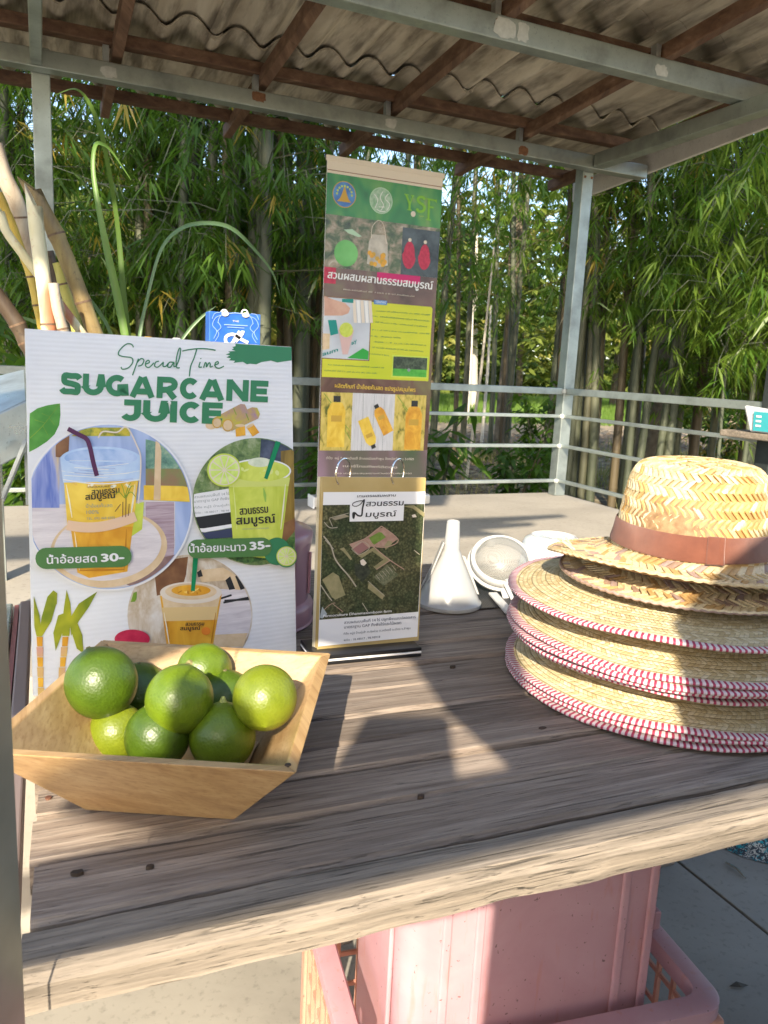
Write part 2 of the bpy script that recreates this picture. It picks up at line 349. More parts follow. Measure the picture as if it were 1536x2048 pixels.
# ================================================================ TABLE
YAW = -.037
TR = Matrix.Rotation(YAW, 4, 'Z')
def tp(x, y, z): # table coords: origin at the front left corner
    v = TR @ Vector((x, y, 0)); return (v.x-.023, v.y+.437, z)
tb = thing('plank_table', 'weathered grey-brown plank table holding the limes, hats and sugarcane juice sign', 'table', (-.023, .437, 0))
edges = [0.0, .046, .112, .170, .2165, .272, .332, .392, .452, .512, .572, .632, .694, .756, .85]
NS = 90
def plank(y0, y1, x0, x1, zt, th, m, rnd=.004, taper=0):
    vs = []; fs = []; sec = [(0, -th), (0, -rnd), (rnd*.8, 0), (y1-y0-rnd*.8, 0), (y1-y0, -rnd), (y1-y0, -th)]
    for i in range(NS+1):
        x = x0+(x1-x0)*i/NS; wob = .0007*math.sin(x*23+y0*90)+.0005*math.sin(x*61+y0*40)+random.uniform(-.00035, .00035)+(mathutils.noise.noise((x*30, y0*50, 0))*.0012 if th > .0265 else 0)
        for k, (a, h) in enumerate(sec):
            yy = y0+a+(wob if k < 3 else -wob)
            if th > .0265 and k == 0: yy += mathutils.noise.noise((x*14, 3, 0))*.003
            if taper and k < 3: yy -= taper*max(0, x)
            vs.append(tp(x, yy, zt+h+(.0006*math.sin(x*9+y0*60) if -th < h else 0)))
    n = len(sec)
    for i in range(NS):
        for k in range(n): a = i*n+k; b = i*n+(k+1) % n; fs.append((a, b, b+n, a+n))
    fs.append(tuple(range(n))); fs.append(tuple(NS*n+k for k in range(n))[::-1])
    return MB().add(vs, [f[::-1] for f in fs]).build('plank', m, tb, smooth=True, ang=35)
for i in range(len(edges)-1):
    g = .0028 if i else 0
    if i == 0: plank(0.0, edges[1]-.001, -.001, 1.32, .7205, .027, M['front_wood'], .009, taper=.0); continue
    plank(edges[i]+g, edges[i+1]-.0014, random.uniform(-.002, .003), 1.32, .7195+random.uniform(-.0010, .0012), .026, M['table_wood'])
nb_ = thing('flat_steel_bar', 'blurred upright flat steel bar at the very left edge, close to the lens', 'bar', (-.027, .41, 0))
MB().bar((-.0275, .4060, .02), (-.0275, .4060, 1.16), .0012, .0262, up=(math.sin(math.radians(SUN_AZ)), math.cos(math.radians(SUN_AZ)), 0)).build('bar', plain('brushed_bar', (.30, .29, .22), (.42, .41, .33), 12, .35, .5), nb_, bevel=.001)
MB().box(-.06, .0, .39, .434, 0, .0195).build('foot_plate', M['steel'], nb_)
# seam filler below planks: cross battens, apron, legs
for x in (.30, .62, 1.24):
    MB().hexa([tp(x, .12, .66), tp(x+.06, .12, .66), tp(x+.06, .83, .66), tp(x, .83, .66)], [tp(x, .12, .6925), tp(x+.06, .12, .6925), tp(x+.06, .83, .6925), tp(x, .83, .6925)]).build('batten', M['table_wood'], tb)
for x, y in ((.45, .77), (1.23, .77), (1.23, .05), (.52, .60)):
    MB().hexa([tp(x, y, 0), tp(x+.05, y, 0), tp(x+.05, y+.05, 0), tp(x, y+.05, 0)], [tp(x, y, .6595), tp(x+.05, y, .6595), tp(x+.05, y+.05, .6595), tp(x, y+.05, .6595)]).build('leg', M['table_wood'], tb, bevel=.003)
# knots and nail heads
kn = plain('dark_knot', (.03, .02, .013), (.07, .045, .03), 60, .8); nl = plain('rusty_nail', (.10, .035, .02), (.16, .07, .04), 200, .7)
for px, py, r, m, nm in ((155, 1745, .0030, kn, 'knot'), (97, 1596, .0026, nl, 'nail_head'), (1085, 1457, .0032, kn, 'knot'), (300, 1733, .0018, kn, 'knot'), (842, 1592, .0022, kn, 'knot'), (905, 1333, .0024, kn, 'knot')):
    p = atz(px, py, .7205); a = [(p.x+r*math.cos(t)*(1.5 if nm == 'knot' else 1)*random.uniform(.8, 1.15), p.y+r*math.sin(t)*random.uniform(.7, 1.1), .7214) for t in np.linspace(0, 2*PI, 12)[:-1]]
    b = [(q[0], q[1], .7180) for q in a]; n = len(a)
    MB().add(a+b, [tuple(range(n))]+[(i, i+n, (i+1) % n+n, (i+1) % n) for i in range(n)]).build(nm, m, tb)

# steel channel, box and sill to the left of the table
fr = thing('steel_channel', 'galvanised steel channel running along the left end of the plank table', 'channel', (-.07, 1.0, .60))
MB().box(-.115, -.052, .50, 1.26, .655, .70).build('channel', M['zinc'], fr, bevel=.003)
MB().box(-.050, -.044, .50, 1.26, .664, .696).build('red_strip', plain('red_strip', (.28, .10, .10), rough=.5), fr)
MB().box(-.042, -.027, .50, 1.26, .668, .702).build('white_rail', plain('white_rail', (.22, .17, .16), rough=.6), fr, bevel=.002)
mc = thing('steel_machine', 'tilted stainless steel cane press hood behind the sign, seen past the post', 'machine', (-.2, 1.6, .56))
hb = [aty(54, 800, 1.62), aty(50, 738, 1.95), aty(-160, 790, 1.95), aty(-160, 900, 1.5)]
hb = [tuple(p) for p in hb]
low = [(p[0]-.004, p[1], p[2]-.10) for p in hb]
MB().hexa([low[0], low[1], low[2], low[3]], hb).build('hood', M['zinc'], mc, bevel=.003)
MB().bar(aty(53, 880, 1.60), aty(4, 1000, 1.50), .007, .007).build('brace', M['steel_light'], mc)
MB().bar(aty(50, 800, 1.70), aty(56, 1009, 1.70), .008, .008).build('strut', M['steel_light'], mc)
for x, y in ((-.10, 1.60), (-.09, 1.93)):
    MB().box(x-.03, x, y-.03, y, .56, hb[1][2]-.09).build('leg', M['steel'], mc)
# ================================================================ FLAT PRINT ON A REAL PLANE
class Plane:
    """a flat printed face: points are given on the face; drawn shapes lie on it in thin layers"""
    def __init__(s, a, b, c, root, step=.00025):   # a lower left, b lower right, c upper left (world)
        s.a = Vector(a); s.u = (Vector(b)-s.a).normalized(); w = Vector(c)-s.a; s.w = (w-s.u*w.dot(s.u)).normalized()
        s.n = s.u.cross(s.w).normalized()
        if s.n.dot(CAM-s.a) < 0: s.n = -s.n
        s.root = root; s.step = step; s.k = 0
    def hit(s, px, py):
        d = ray(px, py); return CAM+d*((s.a-CAM).dot(s.n)/d.dot(s.n))
    def lift(s, P, L): return P+s.n*(s.step*L)
    def mesh(s, name, pts, faces, mat, L, par=None):
        s.k += 1; e = .04*(s.k % 7)
        return MB().add([s.lift(s.hit(*p), L+e*.3) for p in pts], faces).build(name, mat, par or s.root)
    def poly(s, name, pts, mat, L=1, par=None):
        tri = geometry.tessellate_polygon([[Vector((p[0], -p[1], 0)) for p in pts]])
        fs = []
        for a, b, c in tri:
            A, B, C = (Vector((pts[i][0], -pts[i][1])) for i in (a, b, c))
            cr = (B-A).cross(C-A) if False else (B.x-A.x)*(C.y-A.y)-(B.y-A.y)*(C.x-A.x)
            fs.append((a, b, c) if cr > 0 else (a, c, b))
        return s.mesh(name, pts, fs, mat, L, par)
    def ell(s, name, cx, cy, rx, ry, mat, L=1, par=None, n=48, rot=0, clip=None, a0=0, a1=2*PI):
        P = []
        for i in range(n):
            a = a0+(a1-a0)*i/(n if a1-a0 > 6.28 else n-1); x = rx*math.cos(a); y = ry*math.sin(a); q = (cx+x*math.cos(rot)-y*math.sin(rot), cy+x*math.sin(rot)+y*math.cos(rot))
            if clip: q = clip(q)
            P.append(q)
        return s.poly(name, P, mat, L, par)
    def stroke(s, name, pts, w, mat, L=2, par=None, closed=False):
        """ribbon with round-ish joints along a polyline; w may be a list"""
        if closed: pts = list(pts)+[pts[0]]
        k = len(pts); ws = w if hasattr(w, '__len__') else [w]*k; V = []; Fc = []
        for i in range(k):
            a = Vector(pts[max(i-1, 0)]); b = Vector(pts[min(i+1, k-1)]); d = (b-a); d = d.normalized() if d.length else Vector((1, 0)); nn = Vector((-d.y, d.x))*(ws[i]/2)
            p = Vector(pts[i]); V += [tuple(p-nn), tuple(p+nn)]
        for i in range(k-1): Fc.append((2*i, 2*i+1, 2*i+3, 2*i+2))
        return s.mesh(name, V, Fc, mat, L, par)
    def strokes(s, name, lst, w, mat, L=2, par=None):
        V = []; Fc = []
        for pts in lst:
            k = len(pts); b = len(V)
            for i in range(k):
                a = Vector(pts[max(i-1, 0)]); c = Vector(pts[min(i+1, k-1)]); d = (c-a); d = d.normalized() if d.length else Vector((1, 0)); nn = Vector((-d.y, d.x))*(w/2)
                p = Vector(pts[i]); V += [tuple(p-nn), tuple(p+nn)]
            for i in range(k-1): Fc.append((b+2*i, b+2*i+1, b+2*i+3, b+2*i+2))
        return s.mesh(name, V, Fc, mat, L, par)
    def text(s, name, body, A, B, cap, mat, L=3, bold=0, shear=0, par=None, up=None, wave=None):
        """text with baseline from A to B and capital height cap, all on the face"""
        V, Fc = text_mesh(body, 0, shear)
        w = max(v[0] for v in V)-min(v[0] for v in V); x0 = min(v[0] for v in V)
        A = Vector(A); B = Vector(B); ex = (B-A)/w; up = Vector(up) if up else Vector(((B-A).normalized().y, -(B-A).normalized().x))
        ey = up*(cap/.70); P = []; FF = []; bd_ = cap*bold*1.6; dirs = ((0, 0), (bd_, 0), (-bd_, 0), (0, bd_*.6), (0, -bd_*.6)) if bold else ((0, 0),)
        for di, (ox, oy) in enumerate(dirs):
            b0 = len(P); FF += [tuple(b0+i for i in f) for f in Fc]
            for v in V:
                q = A+ex*(v[0]-x0)+ey*v[1]; P.append((q.x+ox, q.y+oy, v[2]+di*4))
        return MB().add([s.lift(s.hit(p[0], p[1]), L+p[2]*.02) for p in P], FF).build(name, mat, par or s.root)
    def block(s, name, body, A, B, cap, th, mat, L=3, gap=.08):
        """heavy rounded block capitals built from thick strokes"""
        W_ = dict(S=.90, U=.96, G=1.0, A=1.14, R=.96, C=.80, N=1.0, E=.80, J=.74, I=.30)
        arc = lambda cx, cy, rx, ry, a0, a1, n=10: [(cx+rx*math.cos(math.radians(a0+(a1-a0)*i/n)), cy+ry*math.sin(math.radians(a0+(a1-a0)*i/n))) for i in range(n+1)]
        t = th/cap; h = t/2; tot = sum(W_[c] for c in body)+gap*(len(body)-1); A = Vector(A); B = Vector(B); ex = (B-A)/tot; up = Vector(((B-A).normalized().y, -(B-A).normalized().x))*cap; x = 0; V = []; Fc = []
        for c in body:
            w = W_[c]; l, r, b, u_ = h, w-h, h, 1-h; m = .5
            st = {'S': [arc(w*.54, .73, w*.54-h, .27-h, 20, 180)+arc(w*.5, .27, w*.5-h, .27-h+.02, 90, -10)[0:]+arc(w*.5, .27, w*.5-h, .27-h, -20, -165)],
                  'U': [[(l, 1), (l, .42)]+arc(w/2, .42, w/2-h, .42-h, 180, 360)+[(r, .42), (r, 1)]], 'G': [arc(w/2, .5, w/2-h, .5-h, 48, 318, 18)+[(r, .16), (r, .42), (w*.52, .42)]],
                  'A': [[(h*.95, 0), (w*.5-.04, 1-h*.4)], [(w-h*.95, 0), (w*.5+.04, 1-h*.4)], [(w*.25, .27), (w*.75, .27)]], 'R': [[(l, 0), (l, 1)], [(l, 1-h), (w*.55, 1-h)]+arc(w*.58, .66, w*.40-h, .34-h, 80, -80)+[(w*.5, .40), (l, .38)], [(w*.50, .40), (w-h, 0)]],
                  'C': [arc(w*.56, .5, w*.56-h, .5-h, 42, 318, 18)], 'N': [[(l, 0), (l, 1)], [(r, 0), (r, 1)], [(l, 1-h*.5), (r, h*.5)]], 'E': [[(l, 0), (l, 1)], [(l, 1-h), (w, 1-h)], [(l, .5), (w*.93, .5)], [(l, h), (w, h)]],
                  'J': [[(w*.10, 1-h), (w, 1-h)], [(r, 1), (r, .42)]+arc(w*.44, .40, w*.56-h, .40-h, 0, -150)], 'I': [[(w/2, 0), (w/2, 1)]]}[c]
            for si, pts in enumerate(st):
                if c == 'S': pts = smooth([(w*.93, .74), (w*.80, .86), (w*.5, 1-h), (w*.20, .88), (h, .71), (w*.22, .56), (w*.55, .50), (w*.82, .42), (w-h, .28), (w*.80, .12), (w*.5, h), (w*.18, .14), (w*.05, .26)], 4)
                k = len(pts); bb = len(V)
                for i in range(k):
                    a = Vector(pts[max(i-1, 0)]); e = Vector(pts[min(i+1, k-1)]); d = e-a; d = d.normalized() if d.length > 1e-6 else Vector((1, 0)); nn = Vector((-d.y, d.x))*h; p = Vector(pts[i])
                    mt = 1.0
                    if 0 < i < k-1:
                        d1_ = (p-Vector(pts[i-1])).normalized(); mt = 1/max(.6, abs(d1_.dot(d)))
                    for q in (p-nn*mt, p+nn*mt): V.append((A+ex*(x+q.x)+up*q.y, si*.05))
                Fc += [(bb+2*i, bb+2*i+1, bb+2*i+3, bb+2*i+2) for i in range(k-1)]
            x += w+gap
        return MB().add([s.lift(s.hit(p.x, p.y), L+z) for p, z in V], Fc).build(name, mat, s.root)
_TC = {}
def text_mesh(body, bold=0, shear=0):
    key = (body, bold, shear)
    if key in _TC: return _TC[key]
    c = bpy.data.curves.new('t', 'FONT'); c.body = body; c.offset = 0; c.shear = shear; c.size = 1; c.resolution_u = 3
    o = bpy.data.objects.new('t', c); COL.objects.link(o); dg = bpy.context.evaluated_depsgraph_get()
    cc = o.evaluated_get(dg).to_curve(dg); loops = []
    for sp in cc.splines:
        P = []
        if sp.type == 'BEZIER':
            bp = sp.bezier_points; n = len(bp)
            for i in range(n if sp.use_cyclic_u else n-1):
                a, b = bp[i], bp[(i+1) % n]
                if (a.handle_right-a.co).length < 1e-6 and (b.handle_left-b.co).length < 1e-6: P.append(a.co.xy.copy()); continue
                for q in geometry.interpolate_bezier(a.co, a.handle_right, b.handle_left, b.co, 5)[:-1]: P.append(q.xy.copy())
        else: P = [Vector((p.co.x, p.co.y)) for p in sp.points]
        Q = []
        for p in P:
            if not Q or (p-Q[-1]).length > 1e-5: Q.append(p)
        if len(Q) > 2 and (Q[0]-Q[-1]).length < 1e-5: Q.pop()
        if len(Q) > 2: loops.append(Q)
    o.evaluated_get(dg).to_curve_clear(); bpy.data.objects.remove(o); bpy.data.curves.remove(c)
    area = lambda Q: sum(Q[i].x*Q[(i+1) % len(Q)].y-Q[(i+1) % len(Q)].x*Q[i].y for i in range(len(Q)))/2
    loops2 = [(Q, Q) for Q in loops]
    def inside(p, Q):
        c = False; n = len(Q)
        for i in range(n):
            a, b = Q[i], Q[i-1]
            if (a.y > p.y) != (b.y > p.y) and p.x < (b.x-a.x)*(p.y-a.y)/(b.y-a.y)+a.x: c = not c
        return c
    big = [q for q in loops2]
    big.sort(key=lambda t: -abs(area(t[0])))
    sgn = 1 if area(big[0][0]) > 0 else -1
    outers = []; holes = []
    for t in big:
        cont = [o_ for o_ in outers if inside(t[0][0], o_[0]) and area(o_[0])*area(t[0]) < 0]
        (holes if cont else outers).append(t)
    grp = [[t] for t in outers]
    for h in holes:
        cand = [g for g in grp if inside(h[0][0], g[0][0]) and area(h[0])*area(g[0][0]) < 0]
        if cand: min(cand, key=lambda g: abs(area(g[0][0]))).append(h)
    V = []; Fc = []
    for gi, g in enumerate(grp):
        rings = [[Vector((p.x, p.y, 0)) for p in t[1]] for t in g]; b = len(V); flat = [p for r in rings for p in r]
        for a, c2, d in geometry.tessellate_polygon(rings):
            A, B, C = flat[a], flat[c2], flat[d]
            cr = (B.x-A.x)*(C.y-A.y)-(B.y-A.y)*(C.x-A.x)
            Fc.append((b+a, b+c2, b+d) if cr > 0 else (b+a, b+d, b+c2))
        V += [(p.x, p.y, float(gi % 4)) for p in flat]
    _TC[key] = (V, Fc); return V, Fc
def flat(name, c, rough=.45, c2=None, sc=60, det=3):
    return plain(name, c, c2, sc, rough, detail=det)
def smear(name, stops, scale=30, det=6, stretch=(1, 1, 1), rough=.4, dist=.5):
    g = G(name); return g.set(g.ramp(g.noise(g.map(stretch), scale, det, .65, dist), stops), rough)
def _k(): pass
K = dict(white=flat('print_white', (.78, .78, .78)), green=flat('print_green', (.035, .20, .085)), green2=flat('print_leaf_green', (.06, .25, .03), .45, (.12, .36, .05)),
         olive=flat('print_olive', (.12, .25, .02), .45, (.30, .42, .03), 30), yellow=smear('print_yellow', [(.3, (.70, .42, .02)), (.7, (.90, .66, .10))], 30, 3, (1, 1, .6)), amber=smear('print_amber', [(.3, (.58, .24, .01)), (.7, (.86, .50, .05))], 30, 3, (1, 1, .6)),
         juice=smear('print_juice_green', [(.3, (.40, .50, .02)), (.7, (.68, .74, .14))], 30, 3, (1, 1, .6)), black=flat('print_black', (.02, .02, .02)), tan=flat('print_tan', (.62, .45, .26), .4, (.72, .56, .36), 60),
         purple=flat('print_straw_purple', (.09, .02, .07)), straw=flat('print_straw_green', (.0, .22, .08)), lime=flat('print_lime', (.55, .68, .08)), limep=flat('print_lime_flesh', (.68, .80, .28), .4, (.55, .72, .12), 90),
         red=flat('print_red', (.40, .01, .05), .4, (.55, .03, .08), 80), clear=flat('print_clear_lid', (.40, .55, .78), .35, (.55, .68, .85), 50), grey=flat('print_grey', (.25, .28, .28)),
         brown=flat('print_brown', (.16, .07, .03), .4, (.28, .14, .06), 40), mauve=flat('print_mauve', (.42, .25, .42), .4, (.55, .38, .55), 20), wood=smear('print_woodtop', [(.3, (.55, .50, .52)), (.7, (.75, .70, .70))], 20, 4, (1, 1, 8)),
         blue=flat('print_blue', (.05, .15, .45), .4, (.10, .30, .62), 30), gold=flat('print_gold', (.55, .33, .04)), teal=flat('print_teal', (.0, .25, .22)), skin=flat('print_skin', (.55, .30, .22), .4, (.65, .40, .30), 20),
         lgreen=flat('print_lime_letters', (.20, .48, .03)), magenta=flat('print_magenta', (.55, .01, .14)), ygreen=smear('print_panel', [(.3, (.48, .55, .01)), (.7, (.62, .62, .03))], 3, 2), cream=flat('print_cream', (.70, .62, .52)))

# ================================================================ SUGARCANE SIGN
sg = thing('juice_sign', 'white fluted plastic sign headed Special Time SUGARCANE JUICE leaning behind the limes', 'sign', (.13, .88, .72))
TLp = aty(50, 657, .925); A0 = atz(67, 1392, .7218); B0 = Vector((.2835, .8855, .7218))
P = Plane(A0, B0, TLp, sg)
def m_board():
    g = G('fluted_plastic'); w = g.n('ShaderNodeTexWave', wave_type='BANDS', bands_direction='Z'); g.l(g.tc.outputs['Object'], w.inputs[0]); w.inputs['Scale'].default_value = 62; w.inputs['Distortion'].default_value = .4; w.inputs['Detail'].default_value = 1
    n = g.noise(g.map(), 12, 4); g.bump(w.outputs[1], .25, .0006); g.bump(n, .15, .003)
    return g.set(g.ramp(n, [(.3, (.70, .71, .73)), (.7, (.78, .79, .80))]), .32, Coat_Weight=.2)
M['board'] = m_board()
c4 = [P.hit(66.5, 1392), P.hit(593, 1330), P.hit(583, 694), P.hit(50, 657)]
nb = P.n*.004
MB().hexa([c4[0]-nb, c4[1]-nb, c4[2]-nb, c4[3]-nb], [tuple(p) for p in c4]).build('board', M['board'], sg)
# prop at the back so that the board really stands
MB().bar(P.hit(300, 800)-nb*1.5, Vector((.12, 1.0, .735)), .05, .004).build('prop_strut', M['board'], sg)
Z3 = lambda x, y: (x/2.4, 600+y/2.4); Z4 = lambda x, y: (40+x/2.56, 840+y/2.56)
z3 = lambda L: [Z3(*p) for p in L]; z4 = lambda L: [Z4(*p) for p in L]
CL = lambda q: (min(max(q[0], 53+(q[1]-657)*.0225+2), 582+(q[1]-694)*.0155), q[1])
def smooth(pts, n=5):
    out = []; k = len(pts)
    for i in range(k-1):
        p0, p1, p2, p3 = (Vector(pts[max(0, min(k-1, j))]) for j in (i-1, i, i+1, i+2))
        for t in range(n):
            t /= n; out.append(tuple(.5*((2*p1)+(p2-p0)*t+(2*p0-5*p1+4*p2-p3)*t*t+(3*p1-p0-3*p2+p3)*t**3)))
    return out+[tuple(pts[-1])]
sc_ = [[(640, 228), (630, 213), (605, 213), (575, 240), (568, 262), (590, 272), (630, 278), (636, 300), (615, 326), (588, 333), (580, 322)],
       [(664, 282), (650, 320), (635, 362)], [(658, 300), (676, 282), (690, 290), (680, 312), (662, 318)], [(700, 308), (716, 300), (712, 290), (700, 298), (699, 318), (715, 324), (738, 302)],
       [(762, 294), (746, 300), (742, 318), (758, 322), (784, 298)], [(784, 298), (782, 318), (796, 318), (806, 305)], [(832, 300), (812, 300), (804, 320), (818, 322), (834, 300), (834, 320), (846, 316)],
       [(846, 316), (860, 280), (866, 238), (858, 236), (846, 280), (846, 322), (862, 326)], [(908, 368), (914, 320), (930, 280), (944, 236)], [(874, 246), (900, 240), (950, 234), (1000, 236), (1034, 242)],
       [(960, 298), (954, 322), (968, 322)], [(976, 326), (984, 302), (990, 306), (990, 322), (1002, 302), (1008, 308), (1008, 322), (1020, 318)], [(1026, 314), (1046, 306), (1044, 296), (1032, 304), (1034, 322), (1052, 328), (1074, 318)], [(962, 280), (964, 284)]]
P.strokes('script_lettering', [z3(smooth(s_, 6)) for s_ in sc_], 2.4, K['green'], 3)
br = [(1130, 210), (1399, 227), (1399, 290), (1330, 300), (1300, 291), (1255, 298), (1230, 309), (1200, 306), (1185, 309), (1165, 297), (1120, 302), (1128, 292), (1098, 290), (1108, 280), (1086, 276), (1104, 266), (1082, 262), (1104, 254), (1095, 247), (1130, 245), (1112, 238), (1122, 232), (1114, 226), (1130, 222)]
P.poly('brush_mark', z3(br), K['green'], 1)
P.block('headline_lettering', 'SUGARCANE', Z3(290, 452), Z3(1284, 492), 43, 11.8, K['green'], 3)
P.block('headline_lettering', 'JUICE', Z3(583, 580), Z3(1065, 597), 43, 11.8, K['green'], 3.5)
lf = [(288, 497), (262, 500), (225, 506), (180, 520), (143, 545), (140, 640), (140, 730), (175, 712), (225, 680), (262, 645), (284, 600), (290, 550)]
P.poly('leaf_print', z3(lf), K['green2'], 1); P.stroke('leaf_vein', z3(smooth([(286, 500), (240, 560), (195, 615), (142, 665)])), 1.2, K['olive'], 2)
for a, b in (((240, 560), (200, 545)), ((215, 590), (165, 575)), ((235, 566), (262, 600)), ((205, 604), (230, 650))): P.stroke('leaf_vein', z3([a, b]), .8, K['olive'], 2)
def cyl(x0, y0, x1, y1, w, mt, end=True):
    P.poly('cane_print', z3([(x0-w*.35, y0-w*.5), (x1-w*.35, y1-w*.5), (x1+w*.1, y1-w*.45), (x1+w*.35, y1+w*.1), (x1+w*.2, y1+w*.5), (x0+w*.35, y0+w*.5)]), mt, 3)
    P.ell('cane_print', *Z3(x0, y0), w*.5/2.4, w*.55/2.4, K['gold'], 4); P.ell('cane_print', *Z3(x0, y0), w*.4/2.4, w*.45/2.4, K['tan'], 5)
pc = smear('print_cane', [(.35, (.50, .45, .03)), (.55, (.45, .30, .15)), (.7, (.30, .18, .35))], 40, 3)
cyl(1040, 590, 1170, 522, 46, pc); cyl(1092, 602, 1228, 542, 54, pc)
P.ell('cane_print', *Z3(1012, 602), 11, 8, K['tan'], 2)
for a in ((1118, 540), (1178, 566), ): P.stroke('cane_print', z3([(a[0], a[1]-22), (a[0]+14, a[1]+12)]), 1.6, K['olive'], 6)
P.poly('cane_piece_print', z3([(1128, 606), (1174, 600), (1178, 650), (1132, 656)]), K['amber'], 3); P.ell('cane_piece_print', *Z3(1151, 603), 9.6, 3, K['tan'], 4)
P.poly('cane_piece_print', z3([(1182, 612), (1216, 596), (1244, 636), (1212, 656)]), K['amber'], 3); P.ell('cane_piece_print', *Z3(1199, 604), 8.5, 3, K['tan'], 4, rot=-.45)
# --- third photo (bottom), then first and second over it
C3 = Z4(870, 1000); R3c = 125
sc3 = smear('print_room', [(.3, (.35, .24, .14)), (.5, (.55, .45, .33)), (.68, (.72, .68, .62))], 22, 4, (2, 1, 1))
P.ell('photo_print', C3[0], C3[1], R3c, R3c*.97, sc3, 1, n=64)
def inc(c, r, k=.985):   # keep points inside a circle
    def f(q):
        v = Vector(q)-Vector(c); l = v.length
        return CL(tuple(Vector(c)+v*(r*k/l)) if l > r*k else tuple(q))
    return f
i3 = inc(C3, R3c, .975)
def P4(name, L_, m, L, clip=None):
    pts = [Z4(*p) for p in L_]
    if clip:
        q = []
        for i in range(len(pts)):
            a = Vector(pts[i]); b = Vector(pts[(i+1) % len(pts)])
            for t in range(6): q.append(tuple(a.lerp(b, t/6)))
        pts = [clip(x) for x in q]
    return P.poly(name, pts, m, L)
P4('photo_print', [(880, 860), (1150, 870), (1190, 960), (1180, 1120), (980, 1130), (1020, 960)], K['wood'], 2, i3)
P4('photo_print', [(985, 1100), (1165, 1090), (1140, 1160), (980, 1160)], K['tan'], 3, i3)
P4('photo_print', [(740, 720), (860, 700), (850, 790), (830, 860), (700, 900), (690, 800)], K['brown'], 2, i3)
P4('photo_print', [(905, 770), (1040, 755), (1130, 810), (1125, 870), (1100, 868), (1060, 820), (930, 830)], K['tan'], 3, i3)
for a in (((1050, 820), (1075, 800), (1100, 865), (1070, 870)), ((1100, 800), (1130, 790), (1150, 862), (1128, 870)), ((905, 780), (925, 765), (935, 800), (912, 805))): P4('photo_print', a, K['black'], 4, i3)
for a, b in (((1022, 915), (1082, 896)), ((1040, 935), (1182, 905)), ((1045, 925), (1180, 915))): P.stroke('straw_print', [i3(Z4(*a)), i3(Z4(*b))], 4, K['black'], 4)
P4('cup_print', [(716, 900), (1032, 890), (985, 1165), (752, 1165)], K['amber'], 4)
P4('cup_print', [(722, 880), (1028, 880), (1010, 960), (735, 968)], K['tan'], 5)
P.ell('cup_print', *Z4(873, 884), 158/2.56, 56/2.56, K['cream'], 6); P.ell('cup_print', *Z4(873, 878), 132/2.56, 42/2.56, K['tan'], 7); P.ell('cup_print', *Z4(873, 872), 100/2.56, 28/2.56, K['amber'], 8)
P4('cup_print', [(722, 960), (1010, 955), (1004, 1022), (735, 1030)], flat('print_sleeve', (.70, .50, .22)), 6)
P.stroke('straw_print', z4([(897, 690), (882, 875)]), [26/2.56, 20/2.56], K['straw'], 9)
LG = lambda par_, a, b, c, d, cp, L=8, m=None: (P.text('cup_lettering', 'สวนธรรม', a, b, cp, m or K['black'], L, bold=.02), P.text('cup_lettering', 'สมบูรณ์', c, d, cp*1.05, m or K['black'], L+1, bold=.025))
LG(0, Z4(845, 1052), Z4(940, 1050), Z4(818, 1075), Z4(920, 1073), 7)
P.ell('cup_print', *Z4(950, 1080), 9, 8, flat('print_orange', (.75, .22, .02)), 7)
# white ring, first photo
C1 = Z4(450, 446); R1c = 165
P.ell('photo_border', C1[0], C1[1], R1c+4, R1c+3, K['white'], 10, clip=CL, n=72)
sky1 = smear('print_backdrop', [(.3, (.22, .30, .55)), (.5, (.38, .48, .72)), (.7, (.50, .58, .78))], 14, 3, (2, 1, .4))
P.ell('photo_print', C1[0], C1[1], R1c, R1c-1, sky1, 11, clip=CL, n=72)
i1 = inc(C1, R1c, .985)
gar = smear('print_garden', [(.3, (.05, .12, .10)), (.5, (.15, .30, .22)), (.65, (.35, .45, .30))], 60, 5)
P4('photo_print', [(330, 40), (560, 40), (560, 84), (260, 84)], smear('print_leaves_yellow', [(.35, (.15, .22, .03)), (.6, (.60, .50, .05))], 90, 4), 12, i1)
P4('photo_print', [(640, 100), (860, 150), (860, 320), (790, 330), (640, 330)], gar, 12, i1)
P4('photo_print', [(640, 250), (860, 250), (870, 340), (640, 340)], flat('print_earth', (.30, .16, .10), .4, (.20, .25, .08), 40), 13, i1)
P4('photo_print', [(630, 335), (870, 340), (870, 420), (630, 410)], K['yellow'], 13, i1)
P4('photo_print', [(690, 110), (720, 110), (715, 410), (680, 410)], K['tan'], 14, i1)
P4('photo_print', [(60, 150), (200, 120), (200, 450), (60, 450)], smear('print_windows', [(.35, (.12, .18, .50)), (.55, (.30, .35, .62)), (.7, (.60, .50, .35))], 25, 3, (3, 1, .3)), 12, i1)
P4('photo_print', [(180, 60), (250, 80), (245, 200), (180, 190)], K['brown'], 13, i1)
P4('photo_print', [(60, 440), (240, 430), (620, 410), (790, 420), (790, 760), (600, 860), (200, 860), (60, 660)], K['wood'], 12, i1)
pl_ = flat('print_plate_dark', (.30, .19, .17), .4, (.22, .13, .12), 60)
P4('photo_print', [(640, 420), (785, 420), (785, 700), (700, 780), (640, 600)], smear('print_planks', [(.3, (.30, .20, .24)), (.7, (.52, .42, .46))], 20, 3, (1, 1, 20)), 13, i1)
P4('photo_print', [(640, 720), (790, 690), (700, 800), (560, 850), (520, 830)], pl_, 14, i1)
P.ell('plate_print', *Z4(450, 660), 300/2.56, 195/2.56, K['tan'], 15, rot=-.12, clip=i1); P.ell('plate_print', *Z4(445, 648), 275/2.56, 172/2.56, K['wood'], 16, rot=-.12, clip=i1)
P4('cup_print', [(575, 430), (630, 420), (620, 560), (560, 600)], K['juice'], 17)
P4('cup_print', [(205, 215), (612, 225), (545, 775), (350, 808), (290, 780)], K['amber'], 18)
